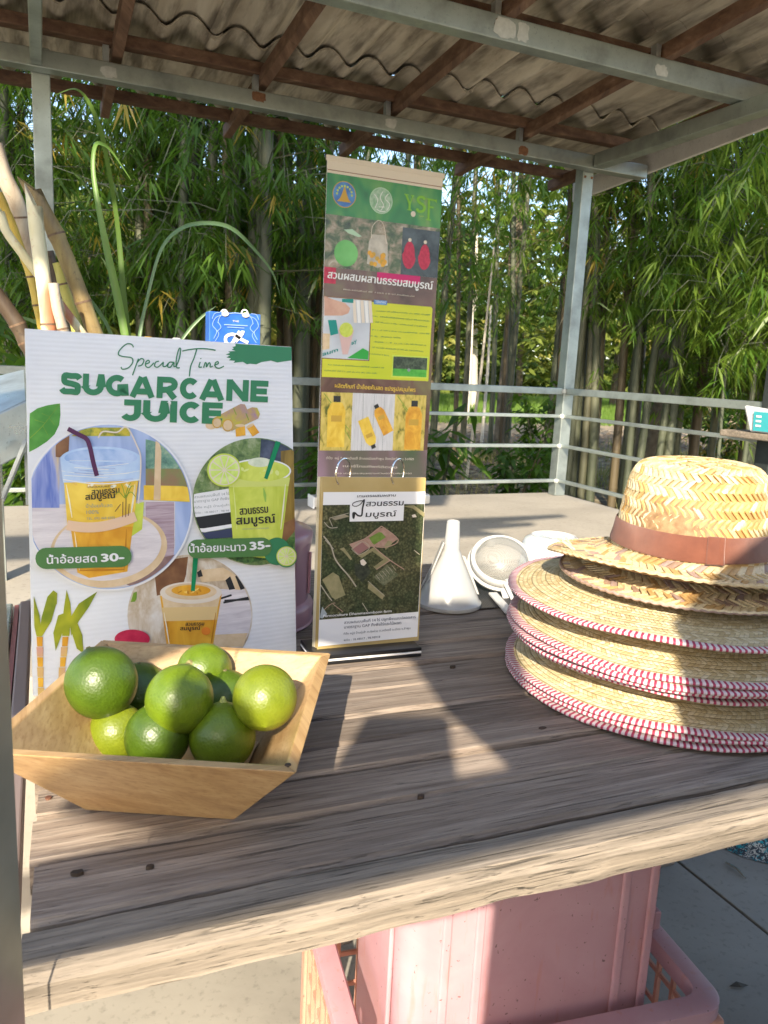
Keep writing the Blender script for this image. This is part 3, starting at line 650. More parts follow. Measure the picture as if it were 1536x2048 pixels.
P4('cup_print', [(220, 300), (600, 300), (575, 545), (240, 560)], K['yellow'], 19)
P4('cup_print', [(202, 190), (612, 195), (606, 312), (216, 322)], K['clear'], 20)
P.ell('cup_print', *Z4(408, 200), 205/2.56, 62/2.56, K['clear'], 21); P.ell('cup_print', *Z4(408, 196), 185/2.56, 46/2.56, flat('print_lid_blue', (.28, .42, .70), .4, (.48, .60, .82), 60), 22)
P.stroke('cup_print', [Z4(216+390*t, 306+22*math.sin(PI*t)) for t in np.linspace(0, 1, 16)], 2.2, K['white'], 22); P.stroke('cup_print', [Z4(208+398*t, 262+22*math.sin(PI*t)) for t in np.linspace(0, 1, 16)], 1.2, K['white'], 22)
P.stroke('cup_sleeve_print', [Z4(236+350*t, 520+40*math.sin(PI*(.15+.85*t))+(-26*t)) for t in np.linspace(0, 1, 14)], 20, flat('print_sleeve_pink', (.72, .50, .33)), 22)
P.stroke('straw_print', z4(smooth([(240, 48), (300, 80), (335, 100), (352, 140), (370, 220), (388, 288)])), 9, K['purple'], 24)
P.stroke('handle_print', z4(smooth([(395, 95), (420, 62), (490, 66), (540, 40), (590, 130), (612, 210), (600, 430)])), 3, K['cream'], 23)
P.text('cup_lettering', 'เกษตรผสมผสาน', Z4(342, 350), Z4(470, 344), 4, K['black'], 25)
LG(0, Z4(362, 384), Z4(503, 372), Z4(330, 410), Z4(482, 400), 11, 25)
P.strokes('cane_drawing', [z4([(520, 420), (518, 498)]), z4([(536, 400), (534, 498)]), z4([(552, 430), (548, 492)]), z4([(480, 470), (508, 432)])], 1.6, K['brown'], 25)
P.strokes('cane_drawing', [z4(smooth(s_)) for s_ in ([(530, 400), (545, 350), (560, 322)], [(528, 400), (500, 370), (482, 384)], [(532, 395), (560, 370), (584, 395)], [(532, 402), (520, 350), (512, 330)], [(536, 402), (560, 345), (575, 340)])], 1.4, K['olive'], 26)
P.text('cup_lettering', 'น้ำอ้อยคั้นสด', Z4(332, 450), Z4(466, 446), 6.5, K['grey'], 25); P.text('cup_lettering', '100%', Z4(335, 482), Z4(398, 480), 7, K['grey'], 25); P.text('cup_lettering', 'TEL. 092 468 6502', Z4(335, 512), Z4(480, 506), 4.6, K['grey'], 25)
def label(x0, y0, x1, y1, h, L=28):
    n = 10; P_ = []; a = Vector(Z4(x0, y0)); b = Vector(Z4(x1, y1)); d = (b-a).normalized(); nn = Vector((-d.y, d.x)); r = h/2/2.56
    for i in range(n+1): t = PI/2+PI*i/n; P_.append(tuple(a+d*(r*math.cos(t))+nn*(r*math.sin(t))))
    for i in range(n+1): t = -PI/2+PI*i/n; P_.append(tuple(b+d*(r*math.cos(t))+nn*(r*math.sin(t))))
    return P.poly('price_label', P_, K['green2b'], L)
K['green2b'] = flat('print_label_green', (.075, .19, .05))
# second photo
C2 = Z4(1205, 418); R2c = 127
P.ell('photo_print', C2[0], C2[1], R2c, R2c, smear('print_bushes', [(.3, (.04, .09, .03)), (.5, (.16, .24, .08)), (.7, (.38, .42, .25))], 80, 6), 11, clip=CL, n=72)
i2 = inc(C2, R2c, .985)
P4('photo_print', [(1230, 90), (1400, 90), (1405, 260), (1220, 240)], smear('print_dark_shed', [(.4, (.02, .03, .05)), (.7, (.10, .12, .18))], 30, 3), 12, i2)
P4('photo_print', [(1330, 160), (1410, 150), (1410, 560), (1330, 560)], smear('print_brown_post', [(.3, (.16, .10, .02)), (.7, (.40, .27, .05))], 30, 3, (3, 1, .5)), 13, i2)
P4('photo_print', [(880, 380), (1075, 350), (1085, 470), (885, 500)], K['white'], 13, i2)
for k, (ya, yb, s_, cpx) in enumerate(((402, 383, 'สวนผสมบนพื้นที่ 14 ไร่', 5), (425, 408, 'มาตราฐาน GAP ทั้งพืช', 5), (455, 440, 'ที่ตั้ง หมู่2 บ้านกู่เส้า', 4), (482, 468, 'พิกัด : 18.48017 , 98.98', 3.6))):
    P.text('photo_lettering', s_, Z4(888, ya), Z4(1066, yb), cpx, K['grey'], 14)
P4('photo_print', [(890, 500), (1090, 470), (1095, 540), (905, 570)], K['black'], 13, i2); P4('photo_print', [(905, 560), (1095, 530), (1095, 548), (912, 580)], K['white'], 14, i2); P4('photo_print', [(912, 582), (1095, 552), (1095, 600), (940, 610)], flat('print_base_blue', (.04, .05, .10)), 14, i2)
P4('photo_print', [(940, 608), (1410, 600), (1380, 690), (1100, 745), (980, 690)], smear('print_turf', [(.35, (.02, .06, .02)), (.65, (.10, .22, .05))], 150, 3), 13, i2)
P4('photo_print', [(1320, 540), (1408, 500), (1408, 560), (1340, 640)], K['brown'], 14, i2)
P4('cup_print', [(1056, 262), (1378, 262), (1322, 715), (1090, 690)], K['juice'], 16)
P.ell('cup_print', *Z4(1218, 262), 163/2.56, 62/2.56, K['white'], 17); P.ell('cup_print', *Z4(1218, 262), 155/2.56, 54/2.56, K['juice'], 18); P.ell('cup_print', *Z4(1220, 218), 60/2.56, 24/2.56, flat('print_ice', (.55, .62, .45), .3, (.72, .76, .6), 120), 19)
P4('cup_print', [(1062, 300), (1376, 296), (1368, 340), (1068, 345)], flat('print_juice_pale', (.60, .66, .16)), 17)
P.stroke('straw_print', z4([(1314, 112), (1285, 200), (1250, 302)]), [26/2.56, 24/2.56, 18/2.56], K['straw'], 20)
P.ell('lime_slice_print', *Z4(1038, 258), 87/2.56, 85/2.56, K['lime'], 21); P.ell('lime_slice_print', *Z4(1038, 258), 79/2.56, 77/2.56, K['cream'], 22)
def slice_(cx, cy, r, L, n=10):
    for i in range(n):
        a = 2*PI*(i+.08)/n; b = 2*PI*(i+.92)/n; q = [Z4(cx+r*.1*math.cos((a+b)/2), cy+r*.1*math.sin((a+b)/2))]+[Z4(cx+r*math.cos(a+(b-a)*t), cy+r*math.sin(a+(b-a)*t)) for t in (0, .33, .66, 1)]
        P.poly('lime_segment_print', q, K['limep'], L)
slice_(1038, 258, 72, 23)
LG(0, Z4(1118, 486), Z4(1262, 474), Z4(1100, 535), Z4(1298, 525), 15, 21)
P.text('cup_lettering', 'เกษตรผสมผสาน สวนธรรมสมบูรณ์', Z4(1130, 562), Z4(1266, 556), 3, K['grey'], 21)
P.ell('lime_print', *Z4(1305, 672), 68/2.56, 70/2.56, K['green'], 27); P.ell('lime_slice_print', *Z4(1352, 698), 56/2.56, 56/2.56, K['green'], 28, clip=CL); P.ell('lime_slice_print', *Z4(1352, 697), 51/2.56, 50/2.56, K['lime'], 29, clip=CL); P.ell('lime_slice_print', *Z4(1352, 697), 46/2.56, 45/2.56, K['cream'], 30, clip=CL); slice_(1352, 697, 41, 31)
label(128, 708, 510, 698, 108); label(895, 660, 1228, 650, 96, 32)
P.text('price_lettering', 'น้ำอ้อยสด', Z4(133, 735), Z4(386, 726), 15, K['white'], 33, bold=.018); P.text('price_lettering', '30-', Z4(410, 724), Z4(523, 718), 15, K['white'], 33, bold=.055)
P.text('price_lettering', 'น้ำอ้อยมะนาว', Z4(855, 678), Z4(1144, 668), 15, K['white'], 35, bold=.018); P.text('price_lettering', '35-', Z4(1166, 664), Z4(1265, 656), 15, K['white'], 35, bold=.055)
P4('leaf_print', [(566, 932), (580, 885), (598, 878), (596, 915), (588, 930)], K['olive'], 3)
hl = flat('print_highlight', (.80, .78, .62)); dkam = flat('print_amber_dark', (.50, .20, .01)); ltj = flat('print_juice_light', (.66, .72, .25)); ice = flat('print_ice_amber', (.82, .60, .18), .4, (.78, .48, .08), 200)
for x0, y0, x1, y1, w, m, L in ((232, 330, 262, 500, 3, hl, 20), (582, 330, 560, 500, 2.4, hl, 20), (590, 320, 566, 480, 1, K['white'], 20), (275, 575, 300, 770, 2.5, hl, 19.5), (540, 560, 528, 760, 3.5, dkam, 19.5), (300, 770, 530, 765, 5, dkam, 19.5), (735, 985, 762, 1150, 2.5, hl, 7), (1000, 985, 975, 1150, 3, dkam, 7), (1085, 330, 1104, 560, 2.4, ltj, 17.5), (1352, 330, 1328, 560, 3, hl, 17.5), (1240, 350, 1250, 420, 6, flat('print_straw_soft', (.30, .50, .08)), 18)):
    P.stroke('gloss_print', [Z4(x0, y0), Z4((x0+x1)/2+1, (y0+y1)/2), Z4(x1, y1)], [w*.3, w, w*.4], m, L)
rp = random.Random(4)
for k in range(26):
    cx, cy = rp.uniform(250, 570), rp.uniform(300, 345); P.ell('ice_print', *Z4(cx, cy), rp.uniform(2, 7), rp.uniform(1.5, 4), ice if k % 3 else hl, 19.6+k*.01, n=7, rot=rp.uniform(0, 3))
for k in range(16):
    a = rp.uniform(0, 6.28); q = rp.uniform(0, .8); P.ell('ice_print', *Z4(1218+130*q*math.cos(a), 262+42*q*math.sin(a)), rp.uniform(3, 8), rp.uniform(1.5, 4), ltj if k % 2 else K['juice'], 18.5+k*.01, n=7, rot=rp.uniform(0, 3))
for k in range(14):
    a = rp.uniform(0, 6.28); q = rp.uniform(0, .8); P.ell('ice_print', *Z4(873+90*q*math.cos(a), 872+24*q*math.sin(a)), rp.uniform(2, 6), rp.uniform(1.2, 3), ice if k % 2 else dkam, 8.3+k*.01, n=7, rot=rp.uniform(0, 3))
for k in range(18):
    P.stroke('lid_print', [Z4(215+380*t, 205+k*5.5+18*math.sin(PI*t)+rp.uniform(-4, 4)) for t in sorted((rp.uniform(0, .5), rp.uniform(.5, 1)))], rp.uniform(.6, 1.6), K['white'] if k % 3 == 0 else (K['clear'] if k % 3 == 1 else sky1), 22.5+k*.01)
P.ell('fruit_print', *Z4(572, 1120), 90/2.56, 48/2.56, K['red'], 9)
# cane plant drawings
leafm = smear('print_cane_leaf', [(.3, (.13, .20, .01)), (.7, (.42, .42, .02))], 30, 2)
for pts in ([(70, 900), (100, 1000), (110, 1108), (85, 1108), (68, 1040)], [(112, 1108), (95, 1108), (110, 1010), (140, 905), (170, 872), (188, 885), (188, 930), (160, 1030)], [(165, 880), (190, 885), (188, 945), (176, 930), (182, 905)],
            [(215, 1105), (222, 980), (238, 868), (258, 940), (262, 1000), (252, 1105)], [(262, 1105), (252, 1020), (300, 940), (395, 878), (350, 960), (300, 1030)], [(222, 990), (195, 1000), (170, 1090), (182, 1182), (205, 1120), (235, 1040)],
            [(258, 1030), (290, 1030), (318, 1100), (325, 1195), (290, 1170), (268, 1100)]):
    P4('leaf_print', pts, leafm, 3, CL)
seg = [K['amber'], flat('print_stem_pink', (.62, .33, .25), .4, (.70, .50, .10), 25)]
for x0, n0, lean in ((100, 8, 1.2), (232, 7, -3.5)):
    for i in range(n0):
        y = 1110+i*52; x = x0+lean*i*(1 if x0 < 200 else 1.6); w = 16-.3*i+(2 if i % 2 else 0)
        P4('stem_print', [(x-w, y), (x+w, y), (x+w-2+lean, y+49), (x-w+2+lean, y+49)], seg[i % 2], 3, CL)

# ================================================================ ROLL-UP BANNER
bn = thing('rollup_banner', 'tall green and brown Thai farm banner with YSF logo standing on the platform', 'banner', (1.15, 2.66, .56))
yb = 2.66
bp = [aty(648, 985, yb), aty(853, 1003, yb), aty(655, 318, yb)]
bx0, bx1, bz1 = aty(655, 318, yb).x, aty(886, 352, yb).x, aty(655, 318, yb).z
bz0 = .60
Q = Plane((bx0, yb, bz0), (bx1, yb, bz0), (bx0, yb, bz1), bn, .0005)
MB().box(bx0, bx1, yb+.001, yb+.004, bz0, bz1).build('banner_sheet', K['white'], bn)
BPX = [(655, 318), (886.5, 352)]
bgm = smear('print_green_bokeh', [(.25, (.01, .07, .02)), (.45, (.03, .22, .05)), (.6, (.10, .30, .06)), (.8, (.40, .35, .14))], 5, 2, (2, 1, 1), .25)
L_ = lambda y: 654.5-(y-318)*.0325; 
def lx(y):  # left/right edges of the sheet in the drawing
    return None
import mathutils
def edge_px(x, z):
    c = R3.transposed() @ (Vector((x, yb, z))-CAM); return (768+F*c.x/-c.z, 1024-F*c.y/-c.z)
# local drawing coordinates on the banner: u 0..1 across, v 0..1 from top to bottom
H_ = bz1-bz0; Wd = bx1-bx0
def B(u, v): return edge_px(bx0+u*Wd, bz1-v*H_)
def BP(name, uv, m, L): return Q.poly(name, [B(*p) for p in uv], m, L)
def BR(name, u0, u1, v0, v1, m, L): return BP(name, [(u0, v1), (u1, v1), (u1, v0), (u0, v0)], m, L)
def inv(px, py):
    p = Q.hit(px, py); return ((p.x-bx0)/Wd, (bz1-p.z)/H_)
V5 = lambda x, y: inv(600+x/4.8, 300+y/4.8); V6 = lambda x, y: inv(600+x/4.8, 640+y/4.8)
vt = V5(262, 215)[1]; vph = V5(250, 612)[1]; vt2 = V5(240, 1120)[1]; vpn = V5(230, 1400)[1]; vpe = V6(200, 545)[1]; vsb = V6(185, 1252)[1]; vst = V6(205, 690)[1]
BR('header_print', 0, 1, 0, vt, K['cream'], 1); BR('header_line', 0, 1, vt*.74, vt*.80, K['brown'], 2)
BR('green_print', 0, 1, vt, vph+.02, bgm, 1)
BR('photo_print', 0, 1, vph, vt2, smear('print_orchard', [(.32, (.02, .025, .02)), (.45, (.08, .12, .05)), (.58, (.30, .24, .17)), (.72, (.55, .50, .40))], 22, 7, (1, 1, 1), .25), 3)
BR('photo_print', .66, 1, vph+.01, vt2, smear('print_dark_photo', [(.35, (.012, .015, .02)), (.7, (.10, .13, .15))], 8, 4, (1, 1, 1), .25), 4)
mar = smear('print_maroon', [(.3, (.07, .03, .025)), (.5, (.14, .07, .06)), (.7, (.18, .16, .08))], 6, 3, (1, 1, 1), .2)
BR('brown_print', 0, 1, vt2, 1, mar, 1)
BR('brown_print', 0, 1, vsb-.002, 1, smear('print_mauve_green', [(.3, (.06, .12, .05)), (.5, (.18, .13, .13)), (.7, (.45, .28, .40))], 4, 2, (1, 1, .3), .15), 2)
a = V5(740, 1160); b = V5(1150, 1290); BR('magenta_print', a[0], b[0], a[1], b[1], K['magenta'], 2); a = V5(225, 1080); b = V5(380, 1290); BR('magenta_print', 0, .10, a[1], b[1], K['red'], 2)
def ring(u, v, r): 
    asp = Wd/H_; return [(u+r*math.cos(t), v+r*asp*math.sin(t)) for t in np.linspace(0, 2*PI, 33)[:-1]][::-1]
u1, v1 = V5(425, 428); BP('emblem_print', ring(u1, v1, .098), K['gold'], 2); BP('emblem_print', ring(u1, v1, .092), K['blue'], 3)
asp = Wd/H_
BP('emblem_print', [(u1-.06, v1+.055*asp), (u1+.06, v1+.055*asp), (u1+.035, v1+.03*asp), (u1+.018, v1-.01*asp), (u1, v1-.07*asp), (u1-.018, v1-.01*asp), (u1-.035, v1+.03*asp)], K['gold'], 4)
for k in range(9):
    t = PI+PI*k/8; BP('emblem_print', ring(u1+.062*math.cos(t), v1+.062*asp*math.sin(t), .008), K['lime'], 5)
u2, v2 = V5(778, 487); pg = flat('print_pale_green', (.42, .60, .44)); BP('emblem_print', ring(u2, v2, .10), pg, 2); BP('emblem_print', ring(u2, v2, .092), flat('print_mid_green', (.18, .36, .20), .4, (.40, .55, .42), 60), 3)
for pts in ([(0, .075), (.02, .03), (-.01, -.02), (.01, -.07)], [(.05, .07), (.075, .02), (.035, -.02), (.06, -.06)], [(-.05, .06), (-.03, 0), (-.06, -.04)], [(-.02, .05), (.03, .045)], [(-.035, .07), (0, .082), (.04, .075)]):
    Q.stroke('emblem_print', smooth([B(u2+x, v2+y*asp) for x, y in pts]), 1.4, K['white'], 4)
def glyph(polys, m, L=3):
    for p in polys: BP('letter', [V5(*q) for q in p][::-1], m, L)
glyph([[(1000, 420), (1042, 428), (1040, 436), (1030, 436), (1055, 500), (1075, 445), (1062, 440), (1064, 432), (1096, 438), (1094, 446), (1086, 446), (1060, 520), (1060, 572), (1072, 576), (1070, 584), (1026, 576), (1028, 568), (1040, 568), (1040, 516), (1010, 434), (1000, 430)],
       [(1210, 462), (1312, 478), (1310, 512), (1302, 500), (1290, 490), (1245, 484), (1245, 540), (1280, 546), (1282, 562), (1244, 556), (1240, 664), (1256, 672), (1254, 680), (1208, 672), (1210, 662), (1222, 660), (1228, 478), (1210, 472)]], K['lgreen'])
Q.stroke('letter', smooth([B(*V5(*p)) for p in ((1198, 478), (1176, 454), (1142, 456), (1132, 482), (1152, 508), (1182, 530), (1194, 560), (1176, 588), (1140, 590), (1118, 562))]), [2]+[5.2]*44+[2], K['lgreen'], 3)
BP('emblem_print', ring(*V5(1085, 615), .022), K['cream'], 3); Q.text('lettering', 'YSF', B(*V5(1140, 640)), B(*V5(1190, 644)), 2, K['lime'], 3)
u, v = V5(440, 992); BP('fruit_print', ring(u, v, .10), flat('print_green_fruit', (.06, .30, .04), .25, (.16, .50, .12), 8), 5); BP('leaf_print', [V5(*q) for q in ((420, 765), (500, 760), (590, 830), (560, 838), (460, 800))][::-1], pg, 5)
u, v = V5(745, 1035)
BP('bag_print', [V5(*q) for q in ((640, 1090), (660, 880), (690, 810), (820, 820), (840, 900), (840, 1110), (740, 1130))], flat('print_bag', (.38, .33, .26), .2, (.55, .50, .42), 30), 4)
for k in range(18):
    BP('longan_print', ring(u+random.uniform(-.075, .07), v+random.uniform(-.012, .022), .018), K['amber'] if k % 3 else K['gold'], 5+.1*k)
Q.stroke('bag_print', smooth([B(*V5(*p)) for p in ((680, 850), (690, 740), (750, 678), (800, 730), (825, 900))]), 1.2, K['cream'], 8)
for cx, cy, w in ((1045, 1010, .062), (1192, 1030, .058)):
    u, v = V5(cx, cy); BP('fruit_print', [(u+w*math.cos(t)*(1 if math.sin(t) > 0 else .82), v+w*asp*1.75*math.sin(t)) for t in np.linspace(2*PI, 0, 29)[:-1]], K['red'], 5); BP('fruit_print', ring(u, v-.045, .015), K['cream'], 6)
Q.text('title_lettering', 'สวนผสมผสานธรรมสมบูรณ์', B(*V5(262, 1228)), B(*V5(1268, 1340)), 15, K['white'], 5, bold=.02)
LATER_LINE = (V5(415, 1345), V5(1100, 1412))
pan = [V5(232, 1412), V5(690, 1412), V5(1272, 1480), V5(1283, 1500), V6(1243, 592), V6(200, 545), V6(194, 530)]
BP('panel_print', [(pan[0][0], vpn+.006), (pan[2][0]-.01, vpn+.006), (pan[2][0], vpn+.012), (pan[2][0], vpe), (pan[0][0], vpe), ][::-1], K['ygreen'], 3)
pa = V5(228, 1400); pb = V6(660, 385)
BR('photo_print', pa[0], pb[0]+.004, pa[1], pb[1]+.003, K['brown'], 4); BR('photo_print', pa[0], pb[0]-.005, pa[1]+.003, pb[1], flat('print_table_grey', (.42, .45, .52), .3, (.6, .64, .7), 6), 5)
BP('photo_print', [V5(*q) for q in ((230, 1400), (300, 1430), (430, 1470), (480, 1520), (460, 1570), (400, 1590), (230, 1590))], K['skin'], 7)
BP('photo_print', [(pa[0], pa[1]+.11), (pa[0]+.06, pa[1]+.11), (pa[0]+.06, pa[1]+.155), (pa[0], pa[1]+.16)][::-1], K['tan'], 6)
for k in range(5):
    x = 500+k*38; BP('cup_print', [V5(x, 1440+k*2), V5(x+30, 1440+k*2), V5(x+44, 1660), V5(x+14, 1660)][::-1], K['white'] if k % 2 else K['cream'], 6+.3*k)
BP('cup_print', [V6(365, 90), V6(515, 95), V6(455, 330), V6(405, 330)][::-1], flat('print_cup_pink', (.62, .42, .40)), 8); BP('cup_print', ring(*V6(440, 95), .058), K['juice'], 9)
BP('photo_print', [V6(265, 0), V6(345, 0), V6(365, 130), V6(290, 150)][::-1], K['teal'], 7)
BP('photo_print', [V6(450, 365), V6(600, 270), V6(655, 300), V6(650, 380)][::-1], flat('print_bright_green', (.02, .35, .04)), 8); BP('photo_print', [V5(400, 1430), V5(510, 1430), V5(510, 1470), V5(400, 1460)][::-1], K['teal'], 6)
Q.text('photo_lettering', 'aum', B(*V6(215, 345)), B(*V6(365, 300)), 8, K['teal'], 9, bold=.02, shear=.2); Q.text('photo_lettering', 'ay', B(*V6(495, 240)), B(*V6(550, 205)), 7, K['teal'], 9, bold=.02, shear=.2)
lb = V5(708, 1438); le = V5(832, 1490); BR('panel_label', lb[0], le[0], lb[1], le[1], K['blue'], 5); Q.text('panel_lettering', 'วิสัยทัศน์', B(lb[0]+.01, le[1]-.004), B(le[0]-.01, le[1]-.004), 5, K['white'], 6)
# body copy is too small to read in the photograph: rows of tiny marks
def copyline(p0, p1, L=5, m=None):
    a = Vector(B(*p0)); b = Vector(B(*p1)); n = int((b-a).length/2.1); d = (b-a)/n; lst = []
    for i in range(n):
        if random.random() < .13: continue
        c = a+d*i; h = random.uniform(1.4, 2.6); lst.append([(c.x, c.y), (c.x+random.uniform(-.3, .6), c.y-h)])
        if random.random() < .6: lst.append([(c.x, c.y-h), (c.x+1.3, c.y-h+.1)])
    Q.strokes('small_lettering', lst, .8, m or K['green'], L)
copyline(*LATER_LINE, m=K['cream'])
for (x0, y0, x1, y1) in ((720, 1550, 1250, 1590), (690, 1600, 1245, 1650), (690, 1655, 1220, 1705)): copyline(V5(x0, y0), V5(x1, y1))
for (x0, y0, x1, y1) in ((690, 100, 1240, 140), (680, 160, 980, 180), (710, 215, 1210, 250), (680, 268, 1200, 310), (670, 330, 860, 350), (270, 435, 810, 465), (235, 490, 740, 520)): copyline(V6(x0, y0), V6(x1, y1))
fa = V6(885, 335); fb = V6(1218, 562); BR('photo_border', fa[0], fb[0], fa[1], fb[1], K['lime'], 5); BR('field_photo', fa[0]+.01, fb[0]-.01, fa[1]+.004, fb[1]-.004, flat('print_field', (.03, .30, .02), .3, (.10, .45, .05), 40), 6)
BR('field_photo', fa[0]+.01, fb[0]-.01, fa[1]+.004, fa[1]+.042, smear('print_treeline', [(.4, (.015, .03, .015)), (.7, (.10, .14, .08))], 60, 4), 7); BP('field_photo', ring(*V6(1040, 480), .014), K['grey'], 8)
Q.text('title_lettering', 'ผลิตภัณฑ์ น้ำอ้อยคั้นสด แปรรูปสมุนไพร', B(*V6(332, 648)), B(*V6(1105, 690)), 8, K['yellow'], 5, bold=.01)
cs = smear('print_cane_stack', [(.3, (.10, .12, .01)), (.45, (.55, .42, .08)), (.65, (.70, .55, .15))], 14, 2, (3.2, 1, 1.6), .3)
ua, ub = V6(205, 690)[0], V6(1212, 730)[0]; um, un = V6(505, 700)[0], V6(912, 700)[0]
BR('photo_print', ua, um, vst, vsb, cs, 5); BR('photo_print', un, ub, vst, vsb, cs, 5); BR('photo_print', um, un, vst, vsb, smear('print_white_planks', [(.3, (.50, .49, .50)), (.7, (.70, .69, .70))], 20, 4, (8, 1, .6)), 5)
for k in range(4): 
    for s0 in (ua, un):
        Q.stroke('photo_print', [B(s0+.02+.05*k, vst+.004+.05*k*.6), B(min(s0+.16+.05*k, s0+(um-ua)-.004), vst+.065+.045*k*.6)], 1.5, K['olive'], 6)
for k in range(3): Q.stroke('photo_print', [B(um+(un-um)*(k+1)/4, vst), B(um+(un-um)*(k+1)/4, vsb)], .7, K['grey'], 6)
def bottle(cx, cy, w, h, rot, m):
    u, v = V6(cx, cy); shp = [(-.5, .5), (.5, .5), (.5, -.22), (.32, -.36), (.18, -.38), (-.18, -.38), (-.32, -.36), (-.5, -.22)]; cap_ = [(-.2, -.38), (.2, -.38), (.2, -.5), (-.2, -.5)]
    def tr(x, y): X = x*w; Y = y*h; return (u+X*math.cos(rot)-Y*math.sin(rot), v+(X*math.sin(rot)+Y*math.cos(rot))*asp)
    BP('bottle_print', [tr(*p) for p in shp], m, 7); BP('bottle_cap_print', [tr(*p) for p in cap_], K['black'], 8)
    BP('bottle_label_print', [tr(x*.6, y) for x, y in ((-.5, .0), (.5, .0), (.5, -.12), (-.5, -.12))], K['gold'], 8)
bottle(345, 975, .155, .42, 0, K['yellow']); bottle(785, 950, .10, .27, -.5, K['amber']); bottle(655, 1090, .10, .27, 2.72, K['yellow']); bottle(1085, 1010, .155, .42, 0, K['amber'])
for (x0, y0, x1, y1, s_, cpx) in ((250, 1335, 1090, 1345, 'ที่ตั้ง  หมู่ 7 ต.เหมืองจี้ อำเภอเมืองลำพูน จังหวัดลำพูน 51000', 4.5), (410, 1410, 930, 1425, 'เบอร์โทรศัพท์ติดต่อ', 4.5), (330, 1478, 1070, 1478, 'เพจ เกษตรผสมผสานสวนธรรมสมบูรณ์', 3)):
    Q.text('contact_lettering', s_, B(*V6(x0, y0)), B(*V6(x1, y1)), cpx, K['cream'], 5)
MB().box(bx0-.004, bx1+.006, yb-.004, yb+.008, bz1-.003, bz1+.014).build('top_rail', K['cream'], bn, bevel=.002)
MB().box(bx0-.018, bx1+.012, yb-.03, yb+.035, .566, .606).build('base_cassette', plain('satin_aluminium', (.62, .60, .56), rough=.35, metal=.4), bn, bevel=.008)
MB().box(bx0-.024, bx0-.017, yb-.032, yb+.037, .562, .608).build('end_cap', K['white'], bn, bevel=.003)
MB().box(bx0+.05, bx0+.075, yb-.09, yb+.10, .5605, .566).build('foot', M['black_plastic'], bn); MB().box(bx1-.075, bx1-.05, yb-.09, yb+.10, .5605, .566).build('foot', M['black_plastic'], bn)
MB().tube([(1.16, yb+.02, .60), (1.16, yb+.02, bz1)], .008, 8).build('support_pole', M['steel'], bn)
# ================================================================ FLIP CARD STAND
fs_ = thing('flip_card_stand', 'ring-bound plastic card stand with aerial farm photo and Thai lettering on a black and white base', 'card stand', (.365, .86, .72))
FC = lambda x, y: (580+x/4.453, 900+y/4.453)
bl = atz(*FC(243, 1776), .7335); br_ = atz(*FC(1146, 1697), .7335)
_d = ray(*FC(285, 240)); tl = CAM+_d*((bl.y+.022)/_d.y)
Cd = Plane(bl, br_, tl, fs_)
lam = plain('laminate_edge', (.42, .31, .12), (.50, .38, .17), 15, .25, Coat_Weight=.5)
lamc = plain('laminate_clear', (.55, .50, .38), (.62, .57, .45), 15, .2, Coat_Weight=.5)
def card(k, px, m, th=.0012):
    q = [Cd.hit(*p)-Cd.n*(k) for p in px]; MB().hexa([p-Cd.n*th for p in q], q).build('card', m, fs_, bevel=.0004)
cq = [FC(240, 1777), FC(1146, 1697), FC(1212, 248), FC(283, 238)]
card(0, cq, lam)
for k, dx in ((.0035, -10), (.0070, -18), (.0105, -26)):
    card(k, [FC(240+dx*.8, 1770), FC(1140, 1690), FC(1212, 246), FC(283+dx*.6, 240)], lamc if k != .0035 else lam)
# acrylic back leaf (leaning) and base
def acr():
    g = G('clear_acrylic'); g.set((.85, .88, .86), .06, Transmission_Weight=.92, IOR=1.49); return g.m
ac = acr()
q = [Cd.hit(*p)-Cd.n*.014 for p in (FC(262, 1760), FC(1130, 1685), FC(1190, 330), FC(300, 320))]
MB().hexa([p-Cd.n*.003 for p in q], q).build('acrylic_back', ac, fs_)
ba = [atz(632, 1331, .7225), atz(846, 1311, .7225)]; ux = (ba[1]-ba[0]).normalized(); uy = Vector((-ux.y, ux.x, 0)); W_ = (ba[1]-ba[0]).length
ba[0].z = .7205
for z0, z1, m in ((.7215, .7255, M['black_plastic']), (.7256, .7286, M['white']), (.7287, .7335, M['black_plastic'])):
    a = [Vector((p.x, p.y, z0)) for p in (ba[0]-ux*.004, ba[0]+ux*(W_-.002), ba[0]+ux*(W_-.002)+uy*.062, ba[0]-ux*.004+uy*.062)]
    MB().hexa(a, [Vector((p.x, p.y, z1)) for p in a]).build('base_layer', m, fs_, bevel=.0012)
fcp = lambda L: [FC(*p) for p in L]
Cd.poly('paper', fcp([(250, 1750), (1133, 1662), (1205, 370), (297, 375)]), K['white'], 1)
aer = G('print_forest'); n1 = aer.noise(aer.map(), 24, 4, .6); n2 = aer.noise(aer.map(), 260, 4, .75)
vor = aer.n('ShaderNodeTexVoronoi'); vor.inputs['Scale'].default_value = 330; aer.l(aer.tc.outputs['Object'], vor.inputs['Vector'])
c_ = aer.mix(aer.ramp(n1, [(.38, 0), (.62, 1)]), aer.ramp(n2, [(.35, (.018, .028, .012)), (.6, (.10, .13, .06)), (.75, (.22, .24, .14))]), aer.ramp(n2, [(.35, (.07, .065, .025)), (.6, (.20, .19, .09)), (.75, (.36, .33, .20))]))
c_ = aer.mix(aer.ramp(vor.outputs[0], [(.1, 0), (.75, .75)]), c_, (.012, .018, .008)); aer.set(c_, .3)
Cd.poly('aerial_photo', fcp([(262, 1512), (1140, 1440), (1196, 480), (292, 490)]), aer.m, 2)
